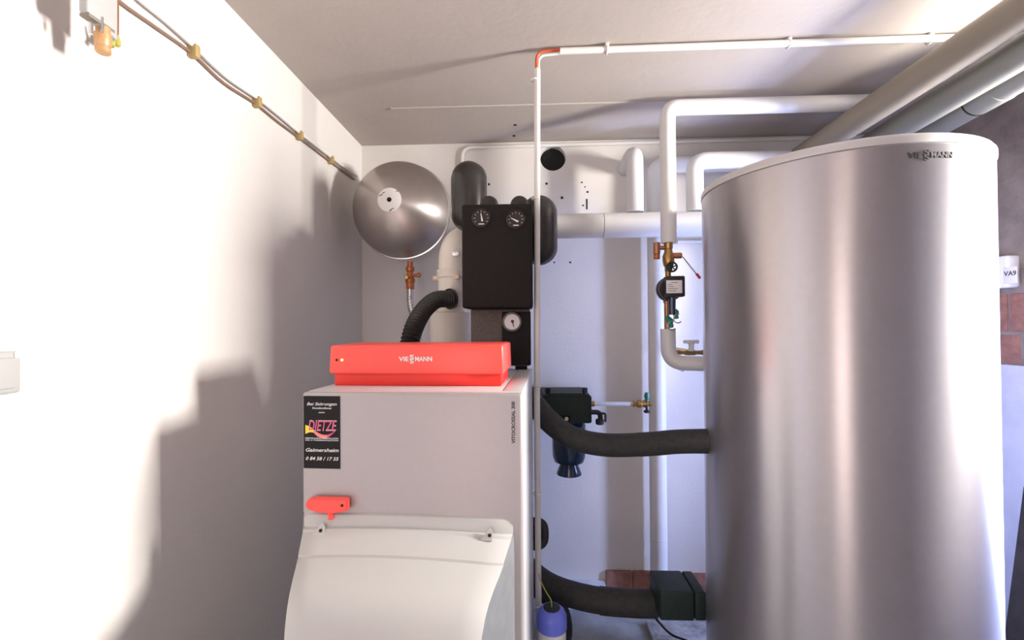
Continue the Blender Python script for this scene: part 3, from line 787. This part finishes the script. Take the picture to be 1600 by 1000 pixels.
obj('print', b, 'inkgrey', rl)['kind'] = 'stuff'
zq0 = (0.6358, 2.0300, 1.7181)[2]; zq1 = (0.6293, 2.0300, 1.6380)[2]; nx = (0.6322, 2.0200, 1.6719)[0]
b = B(); cyl(b, (nx, 2.02, zq1), (nx, 2.02, zq0 + 0.004), 0.015, 20, r2=0.017, bev=0.003); obj('cable_gland', b, 'bluebowl', pm)
b = B(); cyl(b, (ax - 0.012, Y, lz0 - 0.002), (ax - 0.012, Y, mc.z - 0.03), 0.0115, 18); cyl(b, (ax - 0.012, Y, zq0 - 0.025), (ax - 0.012, Y, zq0), 0.015, 18, bev=0.002); obj('connection_tube', b, 'copper', pm)
# two green drain cocks with ring handles
cocks = []
for i, (bp, rp, lab) in enumerate((((0.6492, 2.0300, 1.6521), (0.6570, 2.0200, 1.6318), 'upper green drain cock with wire ring below the circulation pump'),
                                   ((0.6262, 2.0300, 1.6122), (0.6314, 2.0200, 1.6007), 'lower green drain cock with wire ring on top of the white return pipe'))):
    dk = thing('drain_cock', lab, 'valve', bp, group='green drain cocks at the circulation pump')
    v = Vector(bp); r_ = Vector(rp)
    b = B(); cyl(b, v + Vector((-0.004, 0.03, 0.010)), v + Vector((0.002, -0.004, -0.006)), 0.0150, 16, bev=0.003); cyl(b, v + Vector((0, 0, 0)), v + Vector((0.004, -0.004, -0.032)), 0.0105, 14, bev=0.002); obj('body', b, 'green', dk)
    b = B(); torus(b, r_ + Vector((0, 0, -0.010)), (0.2, -1, 0), 0.0200, 0.0026, 22, 8, -2.4, 1.9); obj('ring', b, 'steel', dk)
# horizontal brass valve with grey tee handle
w0 = Vector((0.6917, 2.1600, 1.4607)); w1 = Vector((0.8353, 2.1600, 1.4601))
tv = thing('tee_valve', 'small brass valve with pale grey tee handle, above the bend of the return pipe', 'valve', w0)
b = B(); lathe(b, w0, (1, 0, 0), [(0.010, 0), (0.013, 0.003), (0.013, 0.02), (0.009, 0.024), (0.009, 0.04), (0.013, 0.044), (0.013, 0.09), (0.010, 0.094), (0.010, 0.12), (0.013, 0.123), (0.013, 0.20)], 18); cyl(b, (w0.x + 0.11, 2.165, w0.z), (w0.x + 0.11, 2.60, w0.z), 0.008, 12); obj('body', b, 'brass', tv)
h0 = Vector((0.7606, 2.1500, 1.5124)); b = B(); lathe(b, (h0.x, 2.15, w0.z + 0.008), (0, 0, 1), [(0.016, 0), (0.012, 0.012), (0.012, 0.03), (0.017, h0.z - w0.z - 0.014)], 18)
box(b, (h0.x - 0.036, 2.143, h0.z - 0.008), (h0.x + 0.036, 2.157, h0.z + 0.008), 0.003); obj('tee_handle', b, 'conduit', tv)

# ================================================================ WATER FILTER on the back wall
e0 = (0.0560, 2.3000, 1.2388); e1 = (0.3118, 2.3000, 1.0922)
fl = thing('water_filter', 'dark green water filter housing with blue bowl mounted on the back wall', 'filter', ((e0[0] + e1[0]) / 2, 2.45, e1[2]))
b = B(); box(b, (e0[0], 2.30, e1[2]), (e1[0], 2.60, e0[2] - 0.006), 0.010, 3); obj('housing', b, 'greenfoam', fl)
b = B(); box(b, (e0[0] + 0.004, 2.302, e0[2] - 0.012), (e1[0] - 0.012, 2.59, e0[2] - 0.001), 0.006, 2); box(b, (e0[0] + 0.035, 2.31, e0[2] - 0.003), (e1[0] - 0.045, 2.36, e0[2] + 0.006), 0.004); obj('cover', b, 'greenfoam', fl)
for px in (856, 914):
    c = Vector((0.0899, 2.3300, 1.2473)) if px == 856 else Vector((0.2811, 2.3300, 1.2438))
    b = B(); lathe(b, (c.x, 2.335, e0[2] - 0.004), (0, 0, 1), [(0.011, 0), (0.011, 0.012), (0.014, 0.014), (0.014, 0.034), (0.010, 0.036)], 18); obj('top_knob', b, 'rubber', fl)
c = Vector((0.1822, 2.3000, 1.1180)); b = B(); box(b, (c.x - 0.024, 2.292, c.z - 0.014), (c.x + 0.020, 2.302, c.z + 0.016), 0.003); obj('sight_frame', b, 'black', fl)
b = B(); lathe(b, (c.x, 2.293, c.z), (0, -1, 0), [(0.010, 0), (0.010, 0.003), (0.006, 0.005)], 18); obj('sight_button', b, 'cream', fl)
u0 = (0.2016, 2.3800, 1.0541); u1 = (0.2000, 2.3800, 0.8554); u2 = (0.1995, 2.3800, 0.7983); uh = u0[2] - u2[2]
b = B(); zt_ = e1[2] + 0.004; zb0 = u1[2]; H_ = zt_ - zb0
lathe(b, (u0[0], 2.40, zb0), (0, 0, 1), [(0.030, 0), (0.055, 0.004), (0.078, 0.018), (0.087, 0.045), (0.089, 0.10), (0.089, H_ - 0.03), (0.075, H_ - 0.012), (0.075, H_)], 40); obj('bowl', b, 'bluebowl', fl)
b = B(); lathe(b, (u0[0], 2.40, u2[2]), (0, 0, 1), [(0.052, 0), (0.066, 0.006), (0.066, 0.012), (0.046, zb0 - u2[2] + 0.006)], 36); obj('drain_foot', b, 'bluebowl', fl)
# black bent tap on the right side
g0 = Vector((0.3205, 2.3600, 1.1390)); g1 = Vector((0.3636, 2.3600, 1.1391)); g2 = Vector((0.3631, 2.3600, 1.0791))
b = B(); tube(b, fillet([(e1[0] - 0.01, 2.36, g0.z), g1, g2], 0.025, 8), 0.013, 16); cyl(b, g2 + Vector((-0.003, 0, -0.004)), g2 + Vector((-0.003, 0, 0.024)), 0.022, 20, bev=0.004); tube(b, fillet([g1 + Vector((0.004, -0.014, -0.004)), g1 + Vector((0.024, -0.014, -0.004)), g2 + Vector((0.024, -0.014, 0.012))], 0.012, 6), 0.006, 10); obj('bent_tap', b, 'rubber', fl)
# supply pipe and shut-off valve
i0 = Vector((0.3263, 2.4000, 1.1753)); i1 = Vector((0.5619, 2.4000, 1.1754)); i2 = Vector((0.6356, 2.4000, 1.1754))
sp = thing('supply_pipe', 'thin horizontal copper grey pipe between water filter and green valve', 'pipe', (e1[0], 2.40, i0.z))
b = B(); cyl(b, (e1[0] - 0.004, 2.40, i0.z), (i1.x, 2.40, i0.z), 0.0115, 16); obj('tube', b, 'greypipe', sp)
for x in (e1[0] + 0.002, i1.x - 0.022):
    b = B(); lathe(b, (x, 2.40, i0.z), (1, 0, 0), [(0.012, 0), (0.017, 0.002), (0.017, 0.008), (0.0135, 0.010), (0.0135, 0.016), (0.016, 0.018), (0.016, 0.024), (0.012, 0.026)], 6 * 3); obj('union_nut', b, 'brass', sp)
gv = thing('shutoff_valve', 'small brass shut-off valve with green handle at the vertical white pipe', 'valve', (i1.x, 2.40, i0.z))
b = B(); lathe(b, (i1.x, 2.40, i0.z), (1, 0, 0), [(0.014, 0), (0.021, 0.004), (0.022, 0.020), (0.015, 0.028), (0.019, 0.036), (0.019, 0.052), (0.013, 0.056), (0.013, 0.075)], 20); cyl(b, (i2.x - 0.012, 2.40, i0.z), (i2.x - 0.012, 2.47, i0.z), 0.012, 16); obj('body', b, 'brass', gv)
c = Vector((0.6107, 2.3800, 1.2158)); b = B(); lathe(b, (c.x, 2.385, i0.z + 0.010), (0, 0, 1), [(0.005, 0), (0.006, 0.012), (0.012, 0.022), (0.014, 0.036), (0.011, 0.048), (0.005, 0.053)], 16); obj('handle', b, 'green', gv)
c = Vector((0.6101, 2.3800, 1.1521)); b = B(); lathe(b, (c.x, 2.385, i0.z - 0.044), (0, 0, 1), [(0.014, 0), (0.017, 0.004), (0.016, 0.010), (0.007, 0.016), (0.006, 0.04)], 16); obj('drain_plug', b, 'greenfoam', gv)

# ================================================================ INSULATED HOSES
h1 = spline([(-0.0643, 1.9800, 1.3371), (0.0137, 1.9200, 1.2630), (0.0814, 1.8600, 1.1943), (0.1693, 1.8200, 1.1414), (0.2939, 1.8000, 1.1189), (0.4550, 1.7900, 1.1247), (0.5762, 1.7800, 1.1378), (0.688, 1.735, 1.152)], 10)
t = thing('insulated_pipe', 'upper thick black insulated pipe curving from the boiler to the tank', 'pipe', h1[0])
k = 48
b = B(); tube(b, h1[:k + 1], 0.0455, 24); obj('insulation', b, 'hose', t)
b = B(); tube(b, h1[k:], 0.0462, 24); obj('insulation', b, 'hose', t)
h2 = spline([(-0.0894, 2.0500, 0.5706), (-0.0083, 2.0000, 0.5035), (0.0972, 1.9700, 0.4494), (0.2578, 1.9500, 0.4172), (0.4190, 1.9400, 0.4098), (0.5241, 1.9400, 0.4090)], 10)
t = thing('insulated_pipe', 'lower thick black insulated pipe ending at the small green black foam box', 'pipe', h2[0])
b = B(); tube(b, h2[:33], 0.052, 24); obj('insulation', b, 'hose', t)
b = B(); tube(b, h2[32:], 0.0545, 24); obj('insulation', b, 'hose', t)
m0 = (0.5098, 1.8200, 0.5286); m1 = (0.6994, 1.8200, 0.4131); m2 = (0.5830, 1.9900, 0.4956)
fbz = (0.6380, 1.9900, 0.4964)[2]
fb = thing('foam_box', 'dark green black foam box clamped on the pipe at the foot of the tank', 'insulation box', ((m0[0] + m1[0]) / 2, 1.90, m1[2]))
b = B(); box(b, (m0[0], 1.82, m1[2]), (m1[0] - 0.052, 1.985, m0[2]), 0.010, 3); obj('half_shell', b, 'greenfoam', fb)
b = B(); box(b, (m1[0] - 0.050, 1.822, m1[2] + 0.001), (m1[0] - 0.006, 1.985, m0[2] - 0.002), 0.008, 3); obj('half_shell', b, 'greenfoam', fb)
b = B(); cyl(b, h2[-1] + Vector((0.0005, 0, 0)), (m0[0] + 0.01, h2[-1].y, h2[-1].z), 0.012, 16); cyl(b, h2[-1] + Vector((0.004, 0, 0)), h2[-1] + Vector((0.016, 0, 0)), 0.018, 6); obj('pipe_stub', b, 'steel', fb)
h3 = spline([(-0.0567, 2.1000, 0.4123), (0.0560, 2.1000, 0.3549), (0.1207, 2.1000, 0.2821), (0.1436, 2.1000, 0.1793), (0.1129, 2.1000, 0.0460), (0.19, 2.10, 0.045)], 10)
t = thing('drain_hose', 'dark green hose looping down to the floor behind the white canister', 'hose', h3[-1])
b = B(); tube(b, h3, 0.043, 20); obj('tube', b, 'hose', t)
# U shaped dark loop beside the boiler back
j = (0.0447, 1.8000, 0.7663)
ub_ = fillet([(-0.0307, 1.7480, 0.8341), (-0.0213, 1.8000, 0.8114), (0.0530, 1.8100, 0.8078), (0.0523, 1.8100, 0.7107), (-0.0220, 1.8000, 0.7147), (-0.0313, 1.7480, 0.7401)], 0.045, 10)
t = thing('siphon_bend', 'small dark U bend at the right rear of the boiler, behind the thin conduit', 'siphon', ub_[-1])
b = B(); tube(b, ub_, 0.0165, 18); obj('tube', b, 'hose', t)
c = Vector((0.0398, 1.8100, 0.7591)); b = B(); lathe(b, (c.x - 0.022, 1.80, c.z), (0, 1, 0), [(0.050, 0), (0.050, 0.02)], 30); obj('disc', b, 'black', t)
# thin black lead on the floor side
w_ = spline([(0.5050, 1.9300, 0.3745), (0.5532, 1.9700, 0.3031), (0.6109, 2.0000, 0.2370), (0.7140, 2.0200, 0.1750), (0.75, 2.03, 0.034)], 10)
b = B(); tube(b, w_, 0.0048, 10); tag(obj('thin_lead', b, 'rubber', None, loc=w_[-1]), 'thin black lead hanging from the lower insulated pipe to the floor', 'cable')

# ================================================================ CANISTER
cc = (0.0701, 1.6200, 0.5601); cz = (0.0703, 1.6200, 0.5852)[2]
CX = cc[0]; CR = 0.0525
can = thing('canister', 'white canister with blue domed cap standing beside the boiler', 'canister', (CX, 1.62, 0))
b = B(); lathe(b, (CX, 1.62, 0), (0, 0, 1), [(CR - 0.006, 0), (CR - 0.002, 0.005), (CR - 0.002, cz - 0.075), (CR - 0.008, cz - 0.068)], 40); obj('body', b, 'white', can)
b = B(); lathe(b, (CX, 1.62, cz - 0.072), (0, 0, 1), [(CR - 0.004, 0), (CR + 0.001, 0.003), (CR + 0.001, 0.045), (CR - 0.006, 0.060), (CR - 0.018, 0.071), (0.026, 0.072), (0.024, 0.066), (0, 0.066)], 40, close=False); cap = obj('cap', b, 'bluecap', can)
b = B(); lathe(b, (CX, 1.62, cz - 0.0075), (0, 0, 1), [(0.030, 0), (0.030, 0.0082), (0, 0.0085)], 32); obj('cap_inset', b, 'greenfoam', can)
def can_warp(a0, z0): return cyl_warp(CX, 1.62, CR - 0.0015, a0, z0)
b = B(); wq = can_warp(-PI / 2 + 0.25, cz - 0.175); nx_ = 12
gr = [[b.verts.new(wq(Vector((-0.030 + 0.062 * i / nx_, zz, 0.0006)))) for i in range(nx_ + 1)] for zz in (0, 0.088)]
for i in range(nx_): b.faces.new((gr[0][i], gr[0][i + 1], gr[1][i + 1], gr[1][i]))
cl = obj('label', b, 'paper', can)
b = B(); wq = can_warp(-PI / 2 - 0.62, cz - 0.098)
for x_, z_, w2, h2_ in ((0, 0, .012, .012), (0.0, -0.016, .016, .008), (-0.002, -0.032, .012, .012), (0.002, -0.05, .014, .010)):
    vs = [b.verts.new(wq(Vector((x_ + sx * w2 / 2, z_ + sz * h2_ / 2, 0.0012)))) for sx, sz in ((-1, -1), (1, -1), (1, 1), (-1, 1))]
    b.faces.new(vs)
obj('print', b, 'inkgrey', can)['kind'] = 'stuff'
cb = spline([(0.0266, 1.7000, 0.6589), (0.0354, 1.6700, 0.6450), (0.0530, 1.6400, 0.6255), (0.0682, 1.6200, 0.6103), (CX, 1.62, cz - 0.002)], 10)
b = B(); tube(b, cb, 0.0024, 8); tag(obj('thin_cable', b, 'olive', None, loc=cb[-1]), 'thin olive cable running from the conduit into the cap of the canister', 'cable')

# ================================================================ CONDUITS
cx0 = (0.0354, 1.7150, 2.5808); cx1 = (0.0244, 1.7150, 1.6165)
cv_ = thing('cable_conduit', 'thin vertical white conduit standing in front of the black pump group', 'conduit', (cx1[0], 1.715, 0))
b = B(); tube(b, [(cx1[0], 1.715, 0.0), (cx1[0], 1.715, 1.30), (cx0[0], 1.715, cx0[2])], 0.0118, 18); obj('tube', b, 'conduit', cv_)
for p in ((0.0215, 1.7150, 2.5391), (0.0157, 1.7150, 2.0804), (0.0103, 1.7150, 1.3648), (0.0073, 1.7150, 0.9558), (0.0041, 1.7150, 0.5317)):
    b = B(); torus(b, (cx1[0], 1.715, p[2]), (0, 0, 1), 0.0135, 0.003, 18, 8)
    box(b, (cx1[0] - 0.0135, 1.708, p[2] - 0.006), (cx1[0] - 0.010, 1.722, p[2] + 0.006), 0.002); obj('clip', b, 'conduit', cv_)
y_ = 1.70; zc_ = ZC - 0.0205
d0 = (0.1222, 1.7047, 2.6410)
cc_ = thing('cable_conduit', 'thin white conduit clipped across the ceiling from the orange cable bend', 'conduit', d0)
b = B(); cyl(b, (d0[0], d0[1], zc_), (2.07, d0[1] - 0.01, zc_), 0.0125, 18); obj('tube', b, 'conduit', cc_)
for p in ((0.2989, 1.6901, 2.6410), (0.9726, 1.6789, 2.6410), (1.4804, 1.6649, 2.6410)):
    b = B(); torus(b, (p[0], d0[1], zc_), (1, 0, 0), 0.0145, 0.0035, 18, 8); box(b, (p[0] - 0.007, d0[1] - 0.015, zc_ + 0.008), (p[0] + 0.007, d0[1] + 0.015, ZC), 0.002); obj('clip', b, 'conduit', cc_)
oc = fillet([(cx0[0] - 0.003, 1.713, cx0[2] - 0.005), (cx0[0] - 0.003, 1.711, zc_ + 0.005), (d0[0] + 0.005, d0[1], zc_ + 0.005)], 0.095, 12)
b = B(); tube(b, oc, 0.0055, 10); tag(obj('orange_cable', b, 'orange', None, loc=oc[0]), 'orange cable bending from the vertical conduit into the ceiling conduit', 'cable')
oc = fillet([(cx0[0] + 0.005, 1.720, cx0[2] - 0.005), (cx0[0] + 0.006, 1.715, zc_ - 0.009), (d0[0] + 0.005, d0[1] + 0.004, zc_ - 0.007)], 0.11, 12)
b = B(); tube(b, oc, 0.0045, 10); tag(obj('grey_cable', b, 'white', None, loc=oc[0]), 'pale grey cable under the orange one at the bend between the conduits', 'cable')
# thin conduit along the top of the back wall
k_ = [(-0.3893, 2.5880, 2.3735), (-0.3880, 2.5880, 2.5868), (-0.3129, 2.5880, 2.6262)]
kz = (0.0518, 2.5880, 2.6328)[2]
pts = [(k_[0][0], 2.588, k_[0][2] - 0.2), (k_[1][0], 2.588, kz), (2.08, 2.588, kz + 0.012)]
t = thing('wall_conduit', 'thin beige conduit along the top of the back wall, bending down beside the vessel', 'conduit', pts[0])
b = B(); tube(b, fillet(pts, 0.06, 8), 0.011, 14); obj('tube', b, 'conduit', t)

# ================================================================ DRAIN PIPES under the ceiling
def drain(label, p, q, r, m, ring=None):
    p = Vector(p); q = Vector(q); d = (q - p).normalized()
    t = thing('ceiling_drain_pipe', label, 'pipe', p)
    b = B(); tube(b, [p, q], r, 40); obj('tube', b, m, t)
    if ring is not None:
        c = p + (q - p) * ring
        b = B(); lathe(b, c, d, [(r, 0), (r + 0.003, 0.001), (r + 0.003, 0.005), (r, 0.006)], 40, close=False); obj('seal_ring', b, 'void', t)
        b = B(); lathe(b, c - d * 0.11, d, [(r, 0), (r + 0.0025, 0.002), (r + 0.0025, 0.108), (r, 0.110)], 40, close=False); obj('socket', b, m, t)
    return t
def ext(a, b_, y0, y1):
    a = Vector(a); b_ = Vector(b_); d = b_ - a
    return a + d * ((y0 - a.y) / d.y), a + d * ((y1 - a.y) / d.y)
d1a, d1b = Vector((1.4476, 1.3800, 2.5110)), Vector((1.3926, 2.1200, 2.4536))
p_, q_ = ext(d1a, d1b, -0.6, 2.6); drain('thick beige drain pipe under the ceiling, uppermost of the three', p_, q_, 0.056, 'beigepipe')
d2a, d2b = Vector((1.5545, 1.4600, 2.4458)), Vector((1.5618, 2.0200, 2.4162))
p_, q_ = ext(d2a, d2b, -0.6, 2.6); drain('grey green drain pipe between two others above the tank', p_, q_, 0.052, 'greenpipe')
d3a, d3b = Vector((1.6596, 1.5600, 2.4261)), Vector((1.7181, 2.0000, 2.4207))
p_, q_ = ext(d3a, d3b, -0.6, 2.6); drain('grey green drain pipe with a dark seal ring, lowest of the three', p_, q_, 0.050, 'greenpipe', ring=(1.74 + 0.6) / 3.2)

# ================================================================ RIGHT WALL ITEMS
x0 = (2.1000, 1.9942, 1.8824); x1 = (2.1000, 1.9965, 1.7432)
wb = thing('wall_box', 'white box with small printed label on the dark right wall behind the tank', 'box', (XR, x0[1] + 0.05, x1[2]))
b = B(); box(b, (XR - 0.055, x0[1] + 0.004, x1[2]), (XR, x0[1] + 0.28, x0[2]), 0.010, 3); obj('case', b, 'white', wb)
l0_ = (2.0450, 2.0157, 1.8311); l1_ = (2.0450, 1.9610, 1.7596)
b = B(); box(b, (XR - 0.0562, l1_[1], l1_[2]), (XR - 0.054, l0_[1], l0_[2]), 0.0003); pl_ = obj('label', b, 'conduit', wb)
tm = fr((XR - 0.0562, (l0_[1] + l1_[1]) / 2, (l0_[2] + l1_[2]) / 2 - 0.002), (0, -1, 0), (0, 0, 1))
obj('print', text_bm('VA9', 0.020, tm, width=0.05, bold=0.02, depth=0.0006), 'ink', pl_, smooth=False)
bt0 = Vector((2.0500, 2.0279, 0.6372)); 
bd = thing('leaning_board', 'dark narrow board leaning on the right wall behind the tank', 'board', (1.93, 1.93, 0))
b = B(); f = Matrix.Translation((1.93, 1.90, 0.0)) @ Matrix.Rotation(math.radians(8), 4, 'Y')
box(b, (-0.012, -0.055, 0.0), (0.012, 0.055, 0.92), 0.003, mtx=f); obj('board', b, 'wood', bd)

# ================================================================ LEFT WALL ITEMS
# twin lines clipped along the wall
xl = XL + 0.012
la_ = [(-0.9720, 0.9643, 2.4032), (-0.9720, 1.0277, 2.3840), (-0.9720, 1.1351, 2.3909), (-0.9720, 1.2589, 2.3986), (-0.9720, 1.3933, 2.3854), (-0.9720, 1.5624, 2.4011), (-0.9720, 1.6975, 2.4006), (-0.9720, 1.8574, 2.4054), (-0.9720, 2.1574, 2.4117), (-0.9720, 2.4735, 2.4228)]
lb_ = [(-0.9720, 1.0193, 2.4316), (-0.9720, 1.0733, 2.4173), (-0.9720, 1.1643, 2.4174), (-0.9720, 1.2664, 2.4107), (-0.9720, 1.4056, 2.4004), (-0.9720, 1.5700, 2.4142), (-0.9720, 1.7109, 2.4168), (-0.9720, 1.8627, 2.4159), (-0.9720, 2.1646, 2.4238), (-0.9720, 2.4829, 2.4367)]
t = thing('wall_cable', 'pale cable clipped along the left wall under the ceiling', 'cable', la_[5])
lb_ = [(p[0], p[1], p[2] + 0.006) for p in lb_]
b = B(); tube(b, spline(lb_, 6), 0.0072, 12); obj('sheath', b, 'white', t)
clips = None
for p in (la_[3], la_[5], la_[7], la_[8]):
    if clips is None:
        b = B(); box(b, (XL, p[1] - 0.010, p[2] - 0.016), (XL + 0.028, p[1] + 0.010, p[2] + 0.022), 0.004); clips = obj('cable_clip', b, 'clip', t); cp = Vector(p)
    else:
        c = clips.copy(); C.objects.link(c); c.parent = t; c.location = Vector(p) - cp
b = B(); tube(b, spline([(p[0] - 0.006, p[1], p[2] - 0.002) for p in la_], 6), 0.0042, 12); tag(obj('brown_line', b, 'brownline', None, loc=la_[5]), 'thin brown line running just below the pale cable on the left wall', 'cable')
# sensor head with brass nipple at the top left
sx = -0.895
s_ = [(-0.8950, 0.8589, 2.2220), (-0.8950, 0.9282, 2.2362)]
sb = (-0.8950, 0.8923, 2.2315); sn0 = (-0.8950, 0.8993, 2.2200); sn1 = (-0.8950, 0.9036, 2.1767)
sh = thing('wall_fitting', 'white tapered fitting with a brass nipple hanging beside the left wall', 'fitting', sn1)
ya = (-0.8950, 0.8602, 2.2462)[1]; yb = (-0.8950, 0.9281, 2.2947)[1]; zl_ = (-0.8950, 0.8881, 2.2314)[2]
b = B(); box(b, (sx - 0.010, ya, zl_), (sx + 0.010, yb, zl_ + 0.21), 0.004, 3)
for v in b.verts:
    if v.co.z < zl_ + 0.05: v.co.z += 0.020 * (ya + 0.02 - v.co.y) / (yb - ya)
obj('head', b, 'switch', sh)
b = B(); box(b, (sx - 0.0105, ya + 0.003, zl_ - 0.002), (sx + 0.0105, yb - 0.008, zl_ + 0.005), 0.001); obj('base_plate', b, 'beigepipe', sh)
b = B(); lathe(b, sn1, (0, 0, 1), [(0.0105, 0), (0.0135, 0.003), (0.0135, 0.012), (0.0115, 0.014), (0.0140, 0.018), (0.0150, 0.030), (0.0150, 0.040), (0.0125, 0.042), (0.0125, sn0[2] - sn1[2] + 0.012)], 24); nip = obj('nipple', b, 'nipple', sh)
pn = Vector((-0.8950, 0.8774, 2.2096)); b = B(); cyl(b, pn + Vector((0, 0, -0.008)), pn + Vector((0, 0, 0.016)), 0.0035, 10); pn2 = Vector((-0.8950, 0.8909, 2.2252)); cyl(b, pn2 + Vector((0.01, 0, -0.012)), pn2 + Vector((0.01, 0, 0.020)), 0.0028, 10); obj('pin', b, 'steel', sh)
b = B(); box(b, (XL, ya + 0.01, zl_ + 0.14), (sx - 0.009, yb - 0.01, zl_ + 0.19), 0.003); obj('wall_bracket', b, 'white', sh)
wv = [(-0.9300, 0.9705, 2.3846), (-0.9300, 0.9722, 2.3420), (-0.9300, 0.9723, 2.2764), (-0.9300, 0.9708, 2.2564)]
wt = thing('earth_lead', 'brown lead with olive yellow tip hanging right of the white fitting', 'cable', (-0.9300, 0.9708, 2.2360))
b = B(); tube(b, spline(wv, 6), 0.0035, 10); obj('lead', b, 'copper', wt)
tp = Vector((-0.9300, 0.9724, 2.2356)); b = B(); lathe(b, tp, (0, 0, 1), [(0.003, 0), (0.0065, 0.003), (0.007, 0.012), (0.005, 0.020), (0.0035, 0.026)], 14); obj('tip', b, 'olive', wt)
t2 = [(-0.9300, 0.9568, 2.2704), (-0.9300, 0.9599, 2.2537), (-0.9300, 0.9630, 2.2427), (-0.9300, 0.9584, 2.2283)]
b = B(); tube(b, spline(t2, 6), lambda i: 0.0022 + 0.0002 * i, 8); obj('hook', b, 'olive', wt)
# light switch at the left edge
sw0 = (-0.9860, 0.8152, 1.5567); sw1 = (-0.9860, 0.8155, 1.4775)
sw = thing('light_switch', 'white surface mounted light switch at the left edge of the bright wall', 'switch', (XL, sw0[1] - 0.04, sw1[2]))
b = B(); box(b, (XL, sw0[1] - 0.085, sw1[2]), (XL + 0.020, sw0[1], sw0[2]), 0.006, 3); obj('frame', b, 'switch', sw)
b = B(); box(b, (XL + 0.018, sw0[1] - 0.075, sw1[2] + 0.010), (XL + 0.025, sw0[1] - 0.010, sw0[2] - 0.012), 0.003); obj('rocker', b, 'switch', sw)
b = B(); box(b, (XL + 0.012, sw0[1] - 0.014, sw0[2] - 0.014), (XL + 0.0225, sw0[1] - 0.002, sw0[2] - 0.002), 0.001); obj('corner_cap', b, 'greypipe', sw)

# ================================================================ CEILING LAMP behind the photographer
lt = thing('ceiling_lamp', 'round opal ceiling lamp behind the photographer', 'lamp', (0.35, -0.55, ZC))
b = B(); lathe(b, (0.35, -0.55, ZC - 0.035), (0, 0, 1), [(0.12, 0), (0.125, 0.005), (0.125, 0.035)], 40); obj('base', b, 'white', lt)
b = B(); lathe(b, (0.35, -0.55, ZC - 0.12), (0, 0, 1), [(0.0, 0), (0.05, 0.008), (0.09, 0.03), (0.11, 0.06), (0.112, 0.086)], 40, close=False); obj('globe', b, 'lamp', lt)
